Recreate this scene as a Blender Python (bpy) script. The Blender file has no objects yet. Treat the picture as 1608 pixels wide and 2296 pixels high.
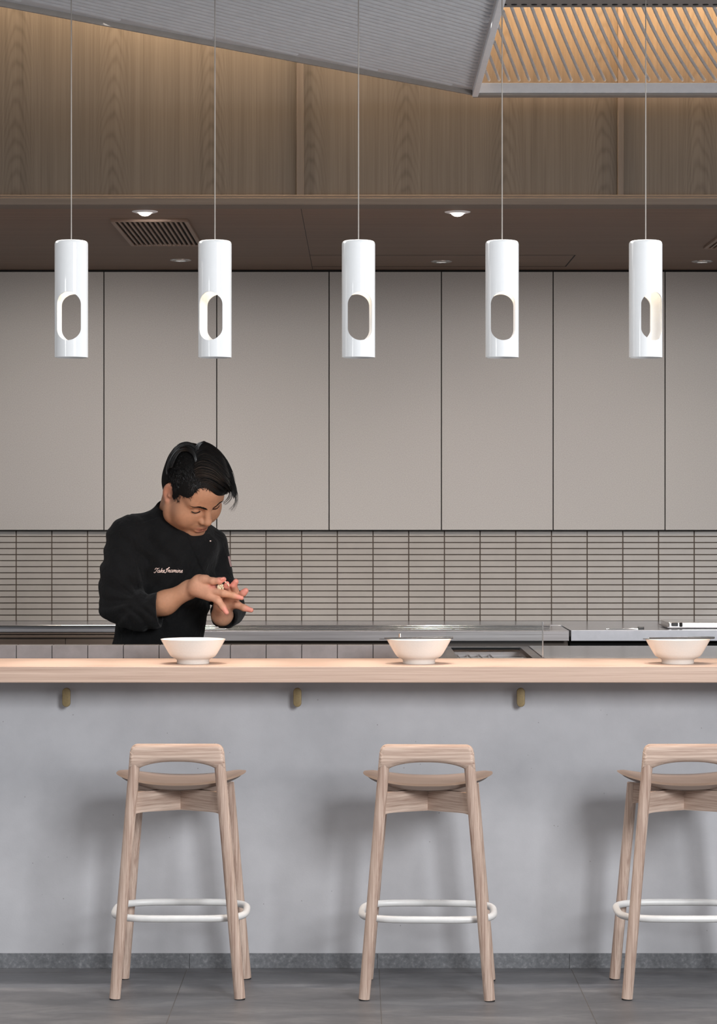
import bpy, bmesh, math, random
import numpy as np
from mathutils import Vector, Matrix
from mathutils.bvhtree import BVHTree

random.seed(7)
C = bpy.context.scene.collection
PI = math.pi
F = 5850.0            # focal length in pixels of the 1608 x 2296 frame
EYE = 1.63            # eye height


def W(px, py, d):
    """world point seen at a pixel of the photograph at distance d"""
    return Vector(((px - 804) / F * d, d, EYE - (py - 1148) / F * d))


def XW(px, d):
    return (px - 804) / F * d


def ZW(py, d):
    return EYE - (py - 1148) / F * d


# ------------------------------------------------------------------ materials
class NB:
    def __init__(s, name):
        s.m = bpy.data.materials.new(name)
        s.m.use_nodes = True
        s.t = s.m.node_tree
        s.b = s.t.nodes['Principled BSDF']

    def n(s, typ, **kw):
        o = s.t.nodes.new(typ)
        for k, v in kw.items():
            setattr(o, k, v)
        return o

    def l(s, a, b):
        s.t.links.new(a, b)

    def val(s, inp, v):
        if hasattr(v, 'is_output') or isinstance(v, bpy.types.NodeSocket):
            s.l(v, inp)
        else:
            inp.default_value = v

    def math(s, op, a, b=0.0):
        o = s.n('ShaderNodeMath', operation=op)
        s.val(o.inputs[0], a)
        s.val(o.inputs[1], b)
        return o.outputs[0]

    def coord(s, scale=(1, 1, 1), out='Object'):
        tc = s.n('ShaderNodeTexCoord')
        mp = s.n('ShaderNodeMapping')
        mp.inputs['Scale'].default_value = scale
        s.l(tc.outputs[out], mp.inputs[0])
        return mp.outputs[0]

    def noise(s, vec, scale, detail=4, rough=.6, dist=0):
        o = s.n('ShaderNodeTexNoise')
        s.l(vec, o.inputs['Vector'])
        o.inputs['Scale'].default_value = scale
        o.inputs['Detail'].default_value = detail
        o.inputs['Roughness'].default_value = rough
        o.inputs['Distortion'].default_value = dist
        return o.outputs['Fac']

    def ramp(s, fac, stops):
        o = s.n('ShaderNodeValToRGB')
        s.l(fac, o.inputs[0])
        el = o.color_ramp.elements
        while len(el) < len(stops):
            el.new(.5)
        for e, (p, c) in zip(el, stops):
            e.position = p
            e.color = c if len(c) == 4 else (*c, 1)
        return o.outputs[0]

    def mix(s, fac, a, b, mode='MIX'):
        o = s.n('ShaderNodeMix', data_type='RGBA', blend_type=mode)
        s.val(o.inputs[0], fac)
        for i, v in ((6, a), (7, b)):
            if isinstance(v, bpy.types.NodeSocket):
                s.l(v, o.inputs[i])
            else:
                o.inputs[i].default_value = v if len(v) == 4 else (*v, 1)
        return o.outputs[2]

    def bump(s, h, strength=.2, dist=.002):
        o = s.n('ShaderNodeBump')
        o.inputs['Strength'].default_value = strength
        o.inputs['Distance'].default_value = dist
        s.l(h, o.inputs['Height'])
        s.l(o.outputs[0], s.b.inputs['Normal'])

    def base(s, c):
        if isinstance(c, bpy.types.NodeSocket):
            s.l(c, s.b.inputs['Base Color'])
        else:
            s.b.inputs['Base Color'].default_value = (*c, 1)

    def p(s, rough=.5, metal=0, spec=.5, **kw):
        s.b.inputs['Roughness'].default_value = rough
        s.b.inputs['Metallic'].default_value = metal
        s.b.inputs['Specular IOR Level'].default_value = spec
        for k, v in kw.items():
            s.b.inputs[k].default_value = v
        return s


def mul(c, f):
    return tuple(x * f for x in c)


def lin(r, g, b):
    return tuple(((x / 255) / 12.92 if x / 255 < .04045 else ((x / 255 + .055) / 1.055) ** 2.4) for x in (r, g, b))


def plain(name, col, rough=.5, metal=0, spec=.5, var=.06, scale=40, bump=0, **kw):
    b = NB(name).p(rough, metal, spec, **kw)
    v = b.coord()
    f = b.noise(v, scale, 3)
    b.base(b.ramp(f, [(.3, mul(col, 1 - var)), (.7, mul(col, 1 + var))]))
    if bump:
        b.bump(f, bump)
    return b.m


def wood(name, light, dark, axis='Z', rough=.5, fine=70, along=2.2, contrast=1.0, bump=.12, arch=None):
    """streaky wood; arch = (leaf width, u2 factor, frequency) adds cathedral figure (grain along Z, leaves along X)"""
    b = NB(name).p(rough, 0, .35)
    sc = {'X': (along, fine, fine), 'Y': (fine, along, fine), 'Z': (fine, fine, along)}[axis]
    v = b.coord(sc)
    f1 = b.noise(v, 1.0, 5, .65, .3)
    v2 = b.coord(tuple(x * .22 for x in sc))
    f2 = b.noise(v2, 1.0, 3, .5, .8)
    f = b.math('ADD', b.math('MULTIPLY', f1, .6), b.math('MULTIPLY', f2, .4))
    if arch:
        wl, k, freq, amt = arch
        tc = b.coord()
        sep = b.n('ShaderNodeSeparateXYZ')
        b.l(tc, sep.inputs[0])
        X = b.math('ADD', sep.outputs[0], b.math('MULTIPLY', b.math('SUBTRACT', b.noise(tc, 2.0, 2), .5), .05))
        ax = b.math('DIVIDE', X, wl)
        leaf = b.math('FLOOR', ax)
        u = b.math('SUBTRACT', b.math('FRACT', ax), .5)
        # every leaf is shifted by its own amount along the grain
        sh = b.math('FRACT', b.math('MULTIPLY', b.math('SINE', b.math('MULTIPLY', leaf, 12.9898)), 43.7))
        h = b.math('ADD', b.math('MULTIPLY', b.math('MULTIPLY', u, u), k),
                   b.math('ADD', b.math('MULTIPLY', sep.outputs[2], 1.0), sh))
        vz = b.coord((9, 9, 1.6))
        h = b.math('ADD', h, b.math('MULTIPLY', b.noise(vz, 1.0, 3), .25))
        ring = b.math('ADD', b.math('MULTIPLY', b.math('SINE', b.math('MULTIPLY', h, freq)), .5), .5)
        ring = b.math('POWER', ring, 2.2)
        # the figure fades away from the heart of a leaf
        au = b.math('ABSOLUTE', u)
        fade = b.math('MAXIMUM', b.math('SUBTRACT', 1.0, b.math('MULTIPLY', au, 4.4)), 0.0)
        f = b.math('SUBTRACT', f, b.math('MULTIPLY', b.math('MULTIPLY', ring, fade), amt))
    a = .5 - .24 / contrast
    z = .5 + .2 / contrast
    b.base(b.ramp(f, [(a, dark), (z, light)]))
    b.bump(f1, bump, .001)
    return b.m


MT = {}
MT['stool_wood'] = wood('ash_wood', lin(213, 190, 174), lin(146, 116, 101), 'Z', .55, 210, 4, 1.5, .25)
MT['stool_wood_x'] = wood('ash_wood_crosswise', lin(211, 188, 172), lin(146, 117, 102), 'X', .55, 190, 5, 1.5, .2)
MT['shaded_seat_wood'] = wood('shaded_ash_seat_wood', lin(134, 118, 108), lin(110, 94, 85), 'X', .5, 90, 5, .8, .1)  # same ash made darker: the shade on the seats is in the colour
MT['counter_wood'] = wood('counter_wood', lin(206, 180, 163), lin(168, 140, 124), 'X', .42, 300, 3.0, 1.2, .12)
MT['fascia_wood'] = wood('fascia_veneer', lin(106, 98, 90), lin(76, 69, 62), 'Z', .6, 150, 2.0, .9, .08,
                         arch=(.36, 9.0, 92.0, .17))
MT['batten_wood'] = wood('batten_wood', lin(112, 103, 96), lin(88, 79, 72), 'Z', .6, 120, 2.4, .8, .1)
MT['trim_wood'] = wood('trim_wood', lin(118, 107, 98), lin(92, 82, 74), 'X', .6, 120, 2.0, .8, .1)
MT['soffit_wood'] = wood('soffit_wood', lin(128, 104, 88), lin(100, 79, 66), 'X', .6, 60, 1.6, .7, .08)
MT['dark_wood'] = wood('dark_cabinet_wood', lin(108, 94, 84), lin(78, 66, 58), 'X', .45, 60, 1.6, .8, .06)
MT['gap'] = plain('shadow_gap_black', lin(22, 20, 19), .9)
MT['cab'] = plain('cabinet_laminate', lin(164, 158, 153), .55, var=.13, scale=260, bump=.05)
MT['steel'] = NB('brushed_steel').p(.24, 1, .5).m
_b = NB('brushed_steel_grain').p(.42, .55)
_v = _b.coord((1.5, 90, 90))
_f = _b.noise(_v, 1, 4)
_b.base(_b.ramp(_f, [(.3, lin(126, 121, 121)), (.7, lin(164, 160, 160))]))
_b.bump(_f, .06, .001)
MT['steel'] = _b.m
MT['steel_lit'] = plain('lit_brushed_steel', lin(168, 168, 173), .4, .35, var=.05, scale=30)  # lighter copy of the bench steel, a brighter reflection put into its colour
MT['steel_bright'] = NB('polished_steel').p(.12, 1)
MT['steel_bright'].base(lin(236, 234, 232))
MT['steel_bright'] = MT['steel_bright'].m
_b = NB('worktop_steel').p(.2, .6)
_b.base(lin(180, 180, 184))
_v = _b.coord((3, 3, 3))
_b.bump(_b.noise(_v, 6, 3), .05, .002)
MT['worktop_steel'] = _b.m
MT['tile'] = plain('glazed_tile', lin(154, 147, 140), .28, var=.04, scale=9)
MT['grout'] = plain('tile_grout', lin(80, 68, 60), .9)
MT['upstand_tile'] = plain('polished_grey_tile', lin(118, 116, 118), .38, var=.12, scale=16)
MT['lamp'] = plain('gloss_white_enamel', (.80, .80, .80), .1, var=.01, **{'Coat Weight': .5, 'Coat Roughness': .03})
MT['white_metal'] = plain('white_painted_steel', lin(222, 220, 218), .35, var=.03)
MT['cord'] = plain('pale_fabric_cord', lin(164, 157, 150), .8)
MT['bowl'] = plain('cream_porcelain', lin(232, 226, 219), .22, var=.02, scale=200)
MT['black_lacquer'] = plain('black_lacquer', lin(30, 28, 30), .25)
MT['brass'] = plain('aged_brass', lin(140, 122, 88), .5, .5, var=.1, scale=120)
MT['glides'] = plain('dark_rubber', lin(30, 27, 26), .7)
MT['screw'] = plain('grey_steel_screw', lin(110, 108, 106), .35, .9)
MT['canopy'] = plain('grey_painted_metal', lin(196, 196, 199), .5, var=.05, scale=18)
MT['canopy_edge'] = plain('taupe_painted_metal', lin(150, 143, 137), .6, var=.05, scale=18)
MT['beam'] = plain('pale_grey_beam', lin(236, 237, 241), .5, var=.03)
MT['rod'] = plain('grey_rod', lin(196, 191, 187), .5)
MT['rail'] = plain('dark_grey_rail', lin(128, 123, 120), .6, var=.04)
MT['vent'] = plain('brown_vent_metal', lin(132, 108, 92), .5)
MT['chrome'] = plain('satin_chrome', lin(190, 188, 186), .18, 1.0)

# plaster with little pores
_b = NB('counter_plaster').p(.8, 0, .25)
_v = _b.coord()
_f = _b.noise(_v, 3.2, 5, .6)
_col = _b.ramp(_f, [(.3, lin(170, 169, 172)), (.7, lin(186, 185, 188))])
_vor = _b.n('ShaderNodeTexVoronoi')
_b.l(_b.coord((1, .2, 1)), _vor.inputs['Vector'])
_vor.inputs['Scale'].default_value = 24
_dots = _b.math('LESS_THAN', _vor.outputs['Distance'],
                _b.math('MULTIPLY', _b.math('MAXIMUM', _b.math('SUBTRACT', _b.noise(_v, 5.0, 2), .5), 0), .9))
_dots = _b.math('LESS_THAN', _vor.outputs['Distance'], .05)
_keep = _b.math('GREATER_THAN', _b.noise(_v, 12, 1), .55)
_dots = _b.math('MULTIPLY', _dots, _keep)
_b.base(_b.mix(_b.math('MULTIPLY', _dots, .5), _col, lin(96, 86, 82)))
_b.bump(_b.noise(_v, 180, 3), .12, .002)
MT['plaster'] = _b.m

# stone floor
_b = NB('grey_stone_floor').p(.42, 0, .4)
_v = _b.coord((1, 2.6, 1))
_f1 = _b.noise(_v, 3.0, 6, .65, .6)
_f2 = _b.noise(_b.coord((6, 30, 6)), 3.0, 4, .7)
_f = _b.math('ADD', _b.math('MULTIPLY', _f1, .62), _b.math('MULTIPLY', _f2, .38))
_b.base(_b.ramp(_f, [(.3, lin(72, 72, 75)), (.5, lin(92, 92, 95)), (.72, lin(124, 123, 124))]))
_b.bump(_f2, .1, .002)
MT['stone'] = _b.m
_b = NB('grey_stone_skirting').p(.6, 0, .3)
_f = _b.noise(_b.coord(), 60, 5, .7)
_b.base(_b.ramp(_f, [(.3, lin(92, 93, 96)), (.55, lin(112, 113, 116)), (.75, lin(146, 146, 148))]))
MT['skirting'] = _b.m
MT['joint'] = plain('floor_joint', lin(84, 80, 78), .9)

_b = NB('lamp_glow').p(.5)
_b.base((1, .9, .75))
_b.b.inputs['Emission Color'].default_value = (1, .82, .6, 1)
_b.b.inputs['Emission Strength'].default_value = 26
MT['glow'] = _b.m
_b = NB('downlight_glow').p(.5)
_b.base((1, 1, 1))
_b.b.inputs['Emission Color'].default_value = (1, .95, .88, 1)
_b.b.inputs['Emission Strength'].default_value = 1.1
MT['downlight'] = _b.m
_b = NB('frosted_lamp_lens').p(.4)
_b.base((.6, .58, .56))
_b.b.inputs['Emission Color'].default_value = (1, .95, .88, 1)
_b.b.inputs['Emission Strength'].default_value = .35
MT['downlight_dim'] = _b.m
_b = NB('clear_glass')
_tr = _b.n('ShaderNodeBsdfTransparent')
_tr.inputs[0].default_value = (.97, .98, .98, 1)
_gl = _b.n('ShaderNodeBsdfGlossy')
_gl.inputs['Roughness'].default_value = .02
_fr = _b.n('ShaderNodeFresnel')
_fr.inputs[0].default_value = 1.45
_mx = _b.n('ShaderNodeMixShader')
_b.l(_b.math('MINIMUM', _b.math('MULTIPLY', _fr.outputs[0], 1.0), .12), _mx.inputs[0])
_b.l(_tr.outputs[0], _mx.inputs[1])
_b.l(_gl.outputs[0], _mx.inputs[2])
_b.l(_mx.outputs[0], _b.t.nodes['Material Output'].inputs['Surface'])
MT['glass'] = _b.m


# ------------------------------------------------------------------ geometry helpers
BOXY = set()          # meshes made of straight boxes only: kept flat-shaded


def add_box(bm, x0, x1, y0, y1, z0, z1, bev=0, seg=2):
    t = bmesh.new()
    bmesh.ops.create_cube(t, size=1)
    for v in t.verts:
        v.co = Vector(((x0 + x1) / 2 + v.co.x * (x1 - x0), (y0 + y1) / 2 + v.co.y * (y1 - y0), (z0 + z1) / 2 + v.co.z * (z1 - z0)))
    if bev:
        bmesh.ops.bevel(t, geom=list(t.edges), offset=bev, segments=seg, profile=.5, affect='EDGES')
    BOXY.add(id(bm))
    merge(bm, t)


def merge(bm, t):
    me = bpy.data.meshes.new('tmp')
    t.to_mesh(me)
    t.free()
    bm.from_mesh(me)
    bpy.data.meshes.remove(me)


def add_tube(bm, pts, rad, seg=12, closed=False, caps=True, squash=None):
    BOXY.discard(id(bm))
    pts = [Vector(p) for p in pts]
    n = len(pts)
    if not hasattr(rad, '__len__'):
        rad = [rad] * n
    rings = []
    up = None
    for i, p in enumerate(pts):
        a = pts[(i - 1) % n] if (closed or i > 0) else pts[i]
        c = pts[(i + 1) % n] if (closed or i < n - 1) else pts[i]
        t = (c - a).normalized()
        if up is None:
            up = Vector((0, 0, 1)) if abs(t.z) < .9 else Vector((0, 1, 0))
        s = t.cross(up).normalized()
        up = s.cross(t).normalized()
        ring = []
        for k in range(seg):
            an = 2 * PI * k / seg
            ring.append(bm.verts.new(p + (s * math.cos(an) + up * math.sin(an)) * rad[i]))
        rings.append(ring)
    m = n if closed else n - 1
    for i in range(m):
        r0, r1 = rings[i], rings[(i + 1) % n]
        for k in range(seg):
            bm.faces.new((r0[k], r0[(k + 1) % seg], r1[(k + 1) % seg], r1[k]))
    if caps and not closed:
        bm.faces.new(rings[0][::-1])
        bm.faces.new(rings[-1])


def add_lathe(bm, prof, cx, cy, seg=48):
    """prof: list of (r, z)"""
    rings = []
    for r, z in prof:
        if r < 1e-6:
            rings.append([bm.verts.new((cx, cy, z))])
        else:
            rings.append([bm.verts.new((cx + r * math.cos(2 * PI * k / seg), cy + r * math.sin(2 * PI * k / seg), z)) for k in range(seg)])
    for a, b in zip(rings, rings[1:]):
        for k in range(seg):
            k2 = (k + 1) % seg
            if len(a) == 1 and len(b) == 1:
                continue
            if len(a) == 1:
                bm.faces.new((a[0], b[k2], b[k]))
            elif len(b) == 1:
                bm.faces.new((a[k], a[k2], b[0]))
            else:
                bm.faces.new((a[k], a[k2], b[k2], b[k]))


def add_prism(bm, poly, y0, y1, bev=0, axis='Y', seg=3):
    """extrude a 2D polygon; axis Y: poly is (x,z)"""
    t = bmesh.new()
    def mk(p, q):
        return (p[0], q, p[1]) if axis == 'Y' else ((p[0], p[1], q) if axis == 'Z' else (q, p[0], p[1]))
    a = [t.verts.new(mk(p, y0)) for p in poly]
    b = [t.verts.new(mk(p, y1)) for p in poly]
    n = len(poly)
    fa = t.faces.new(a)
    fb = t.faces.new(b[::-1])
    for i in range(n):
        t.faces.new((a[i], b[i], b[(i + 1) % n], a[(i + 1) % n]))
    bmesh.ops.recalc_face_normals(t, faces=list(t.faces))
    if bev:
        ed = list(set(fa.edges) | set(fb.edges))
        bmesh.ops.bevel(t, geom=ed, offset=bev, segments=seg, profile=.5, affect='EDGES')
    merge(bm, t)


def obj(name, bm, mat, parent=None, smooth=True, world=True, angle=40):
    """link a bmesh as one object; shapes are written in world space and moved under the parent"""
    if id(bm) in BOXY:
        BOXY.discard(id(bm))
        angle = 12
    if parent is not None and world:
        off = Vector(parent.location)
        pp = parent.parent
        while pp is not None:
            off += Vector(pp.location)
            pp = pp.parent
        for v in bm.verts:
            v.co -= off
    bmesh.ops.recalc_face_normals(bm, faces=list(bm.faces))
    me = bpy.data.meshes.new(name)
    bm.to_mesh(me)
    bm.free()
    if smooth:
        me.polygons.foreach_set('use_smooth', [True] * len(me.polygons))
        me.set_sharp_from_angle(angle=math.radians(angle))
    me.materials.append(mat)
    o = bpy.data.objects.new(name, me)
    C.objects.link(o)
    if parent is not None:
        o.parent = parent
    return o


def boxo(name, mat, parent, *b, bev=0):
    bm = bmesh.new()
    add_box(bm, *b, bev=bev)
    return obj(name, bm, mat, parent)


def tag(o, label, cat, group=None):
    o['label'] = label
    o['category'] = cat
    if group:
        o['group'] = group
    return o


def thing(name, label, cat, loc=(0, 0, 0), group=None):
    o = bpy.data.objects.new(name, None)
    o.empty_display_size = .1
    C.objects.link(o)
    o.location = loc
    return tag(o, label, cat, group)


def struct(o, label=None):
    o['kind'] = 'structure'
    if label:
        o['label'] = label
    return o


def copy_tree(o, parent=None):
    c = o.copy()
    C.objects.link(c)
    if parent is not None:
        c.parent = parent
    for ch in list(o.children):
        copy_tree(ch, c)
    return c


# ------------------------------------------------------------------ camera
cam = bpy.data.cameras.new('camera')
cam.sensor_fit = 'HORIZONTAL'
cam.sensor_width = 36
cam.lens = 36 * F / 1608
cam.clip_start = .5
cam.clip_end = 60
camo = bpy.data.objects.new('camera', cam)
camo.location = (0, 0, EYE)
camo.rotation_euler = (PI / 2, 0, 0)
C.objects.link(camo)
bpy.context.scene.camera = camo

# ------------------------------------------------------------------ the setting
YW = 9.325        # face of the counter wall
YF = 9.62         # face of the upper veneer wall
YC = 12.15        # face of the wall cabinets
YT = 12.2         # face of the tiled wall
ZS = 2.758        # underside of the brown soffit
XL, XR = -3.2, 3.2

bm = bmesh.new()
add_box(bm, -4, 4, -1.0, 9.5, -.1, 0)
struct(obj('floor', bm, MT['stone'], smooth=False))
# joints between the floor slabs, let into the floor
jn = 0
for X in (-1.982, -1.297, -.612, .0735, .759, 1.444):
    bm = bmesh.new()
    add_box(bm, X - .0014, X + .0014, 2, 9.3, -.004, .0004)
    struct(obj('trim_%d' % (10 + jn), bm, MT['joint'], smooth=False)); jn += 1
bm = bmesh.new()
add_box(bm, XL, XR, 9.229, 9.232, -.004, .0004)
struct(obj('trim_%d' % (10 + jn), bm, MT['joint'], smooth=False)); jn += 1
for Y in (7.86, 6.49):
    bm = bmesh.new()
    add_box(bm, XL, XR, Y - .0014, Y + .0014, -.004, .0004)
    struct(obj('trim_%d' % (10 + jn), bm, MT['joint'], smooth=False)); jn += 1

struct(boxo('floor.001', MT['stone'], None, -3.3, 3.3, 9.5, 12.6, -.1, 0))
bm = bmesh.new()
add_box(bm, XL, XR, YW, 9.6, 0, 1.034)
struct(obj('wall_front', bm, MT['plaster'], smooth=False), 'grey speckled plaster wall under the wooden counter')
# skirting in stone pieces
xs = [XL] + [XW(p, 9.32) for p in (-110, 425, 846, 1277)] + [XR]
bm = bmesh.new()
for a, b in zip(xs, xs[1:]):
    add_box(bm, a + .0006, b - .0006, 9.319, YW, 0, .0535, bev=.0008)
struct(obj('baseboard_front', bm, MT['skirting']), 'dark grey stone skirting at the foot of the counter wall')

# back wall with the bond of long flat tiles
struct(boxo('wall_back', MT['grout'], None, -3.3, 3.3, YT, 12.6, 0, 3.3))
bm = bmesh.new()
tw = 80.0 / F * YT
th = 13.56 / F * YT
z_top = ZW(1189.4, YT)
for r in range(15):
    for k in range(-9, 30):
        x0 = XW(36.5 + 80 * k, YT)
        add_box(bm, x0 + .0022, x0 + tw - .0022, YT - .006, YT, z_top - (r + 1) * th + .002, z_top - r * th - .002, bev=.0012, seg=1)
struct(obj('wall_tiles', bm, MT['tile']), 'band of long flat beige tiles between the wall cabinets and the worktop')
bpy.data.objects['wall_tiles'].name = 'wall_back_tiles'

# soffit
bm = bmesh.new()
add_box(bm, -3.3, 3.3, 9.62, 12.6, ZS, ZS + .019)
struct(obj('ceiling', bm, MT['soffit_wood'], smooth=False), 'dark brown wooden soffit over the kitchen')
sj = 0
def seam(x0, x1, y0, y1):
    global sj
    bm = bmesh.new()
    add_box(bm, x0, x1, y0, y1, ZS - .0006, ZS + .002)
    struct(obj('trim_%d' % (30 + sj), bm, MT['gap'], smooth=False))
    sj += 1
seam(-.2146, -.2126, 9.62, 12.13)
seam(-.2126, .95, 11.455, 11.461)
seam(-.2126, .95, 11.985, 11.992)
seam(.948, .954, 11.455, 11.99)

# upper veneer wall, its rail and battens
struct(boxo('wall_upper', MT['fascia_wood'], None, -3.3, 3.3, YF, YF + .1, ZS + .02, 3.75), 'brown veneer wall above the kitchen opening')
zt = ZW(437, 9.59)
bm = bmesh.new()
add_box(bm, -3.3, 3.3, 9.575, 9.70, ZS - .001, ZS + .026, bev=.002)
add_box(bm, -3.3, 3.3, 9.59, 9.70, ZS + .027, zt, bev=.002)
struct(obj('trim_1', bm, MT['trim_wood']), 'wooden rail along the foot of the veneer wall')
for i, (a, b) in enumerate(((665, 681), (1386, 1399))):
    bm = bmesh.new()
    add_box(bm, XW(a, 9.6), XW(b, 9.6), 9.603, YF + .01, zt, 3.7, bev=.002)
    struct(obj('trim_%d' % (2 + i), bm, MT['batten_wood']))
struct(boxo('ceiling.001', MT['canopy'], None, -4, 4, 6.2, 9.75, 3.75, 3.85))
struct(boxo('light_block', MT['canopy'], None, -4, 4, 6.2, 6.4, 3.3, 3.75))  # unseen bulkhead, added to keep the main light off the veneer wall

# ------------------------------------------------------------------ ribbed ceiling panel and rod screen
ZC = 3.1
t = thing('ceiling_panel', 'grey ribbed metal ceiling panel sloping across the upper left, behind the cords', 'ceiling panel', (0, 7.4, ZC))
Ppoly = [(.402, 6.402), (.402, 9.13), (-1.0335 - .715, 7.52 - .80), (-1.9, 6.402)]
bm = bmesh.new()
add_prism(bm, Ppoly, ZC + .004, ZC + .05, axis='Z')
obj('panel', bm, MT['canopy'], t, smooth=False)


def clip_line(p, d, poly):
    t0, t1 = -99, 99
    n = len(poly)
    cx = sum(q[0] for q in poly) / n
    cy = sum(q[1] for q in poly) / n
    for i in range(n):
        a, b = Vector(poly[i]), Vector(poly[(i + 1) % n])
        e = b - a
        nn = Vector((-e.y, e.x))
        if nn.dot(Vector((cx, cy)) - a) < 0:
            nn = -nn
        den = nn.dot(d)
        num = nn.dot(a - p)
        if abs(den) < 1e-9:
            continue
        s = num / den
        if den > 0:
            t0 = max(t0, s)
        else:
            t1 = min(t1, s)
    return t0, t1


inner = [(.385, 6.402), (.385, 9.055), (-1.0335 - .70, 7.435 - .80), (-1.85, 6.402)]
dr = Vector((.592, .806))
nr = Vector((-.806, .592))
bm = bmesh.new()
c0 = Vector((.385, 9.07))
k = -10
while k < 80:
    p = c0 + nr * (-.0335 * k)
    pw = c0 - nr * (.0335 * k)
    for q in (c0 + nr * (.0335 * k),):
        a, b = clip_line(q, dr, inner)
        if b - a > .06:
            A, B = q + dr * a, q + dr * b
            h = .0105
            add_tube(bm, [(A.x, A.y, ZC + .006), (B.x, B.y, ZC + .006)], h, seg=10)
    k += 1
k = -80
while k < -10:
    q = c0 + nr * (.0335 * k)
    a, b = clip_line(q, dr, inner)
    if b - a > .06:
        A, B = q + dr * a, q + dr * b
        add_tube(bm, [(A.x, A.y, ZC + .006), (B.x, B.y, ZC + .006)], .0105, seg=10)
    k += 1
obj('ribbing', bm, MT['canopy'], t)
bm = bmesh.new()
e0, e1 = Vector((.402, 9.13)), Vector((-1.7485, 6.72))
ed = (e1 - e0).normalized()
en = Vector((-ed.y, ed.x))
if en.y < 0:
    en = -en
for (w0, w1, z0, z1) in ((-.006, .006, ZC - .012, ZC + .055),):
    q = [e0 + en * w0, e0 + en * w1, e1 + en * w1, e1 + en * w0]
    add_prism(bm, [(v.x, v.y) for v in q], z0, z1, axis='Z', bev=.001)
obj('edge_strip', bm, MT['canopy_edge'], t)
boxo('side_strip', MT['beam'], t, .398, .419, 6.402, 9.14, ZC - .016, ZC + .055, bev=.002)

t = thing('rod_screen', 'open ceiling screen of curved grey rods between a pale beam and a dark rail', 'ceiling screen', (1.2, 8.4, ZC))
bm = bmesh.new()
add_box(bm, .402, 2.3, 9.125, 9.165, 3.094, 3.131, bev=.0015)
obj('beam', bm, MT['beam'], t)
boxo('beam_lip', MT['canopy_edge'], t, .402, 2.3, 9.118, 9.17, 3.086, 3.093, bev=.001)
bm = bmesh.new()
add_box(bm, .42, 2.3, 6.402, 7.60, 3.1, 3.14, bev=.002)
obj('rail', bm, MT['rail'], t)
zr = 3.118
pitch = 22.6 / F * 7.56
for i in range(-6, 40):
    x0 = XW(1162, 7.56) + pitch * i
    if x0 > 1.55:
        break
    dx = .205 + max(0, (x0 - .4627)) * .33 + min(0, x0 - .4627) * .2
    bow = .01 + max(0, x0 - .4627) * .09
    pts = []
    for s in range(15):
        u = s / 14
        pts.append(Vector((x0 + dx * u + bow * u * (u - 1) * 1.0, 7.55 + (9.13 - 7.55) * u, zr + .024 * u + .003 * math.sin(PI * u))))
    pts = [p for p in pts if p.x > .424]
    if len(pts) < 2:
        continue
    bm = bmesh.new()
    add_tube(bm, pts, .0053, seg=10)
    r = obj('rod', bm, MT['rod'], t)
    if x0 > .43:
        bm = bmesh.new()
        add_lathe(bm, [(0, 3.0985), (.0085, 3.0985), (.0085, 3.103), (0, 3.103)], x0 - .012, 7.556, 16)
        obj('rod_hole', bm, MT['gap'], r)

# ------------------------------------------------------------------ soffit fittings
def downlight(px, py, label, bright):
    d = (ZS - EYE) * F / (1148 - py)
    X = XW(px, d)
    t = thing('downlight', label, 'ceiling light', (X, d, ZS), 'recessed lights in the brown soffit')
    bm = bmesh.new()
    add_lathe(bm, [(.029, ZS - .001), (.030, ZS - .005), (.034, ZS - .006), (.048, ZS - .002), (.049, ZS + .001)], X, d, 40)
    obj('trim_ring', bm, MT['chrome'] if not bright else MT['beam'], t)
    bm = bmesh.new()
    if bright:
        add_lathe(bm, [(0, ZS - .019), (.012, ZS - .017), (.022, ZS - .011), (.028, ZS - .002), (.029, ZS + .001)], X, d, 32)
    else:
        add_lathe(bm, [(0, ZS - .004), (.02, ZS - .004), (.029, ZS - .001)], X, d, 32)
    obj('lens', bm, MT['downlight'] if bright else MT['downlight_dim'], t)


downlight(325, 474, 'round lit recessed light just in front of the brown vent', True)
downlight(1026, 475, 'round lit recessed light at right, by the rail, away from vents', True)
downlight(405, 583, 'dim recessed light behind the vent, above the second cabinet from left', False)
downlight(990, 586, 'dim recessed light inside the outlined access panel of the soffit', False)
downlight(1575, 586, 'dim recessed light at the right edge, beside the cut-off vent', False)


def vent(x0, x1, y0, y1, label):
    t = thing('air_vent', label, 'vent', ((x0 + x1) / 2, (y0 + y1) / 2, ZS), 'slatted vents in the brown soffit')
    bm = bmesh.new()
    w = .016
    zb = ZS - .010
    for b in ((x0, x1, y0, y0 + w), (x0, x1, y1 - w, y1), (x0, x0 + w, y0 + w, y1 - w), (x1 - w, x1, y0 + w, y1 - w)):
        add_box(bm, *b, zb, ZS + .001, bev=.0015)
    obj('frame', bm, MT['vent'], t)
    boxo('backing', MT['gap'], t, x0 + w, x1 - w, y0 + w, y1 - w, ZS - .0012, ZS + .001)
    n = 13
    for i in range(n):
        x = x0 + w + (x1 - x0 - 2 * w) * (i + .75) / (n + .5)
        bm = bmesh.new()
        add_box(bm, x - .0042, x + .0042, y0 + w, y1 - w, ZS - .009, ZS - .0012, bev=.001)
        obj('slat', bm, MT['vent'], t)


vent(-.957, -.657, 10.05, 10.98, 'brown slatted vent fully in view, left part of the soffit')
vent(1.467, 1.767, 10.2, 11.10, 'brown slatted vent cut off by the right edge')

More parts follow.
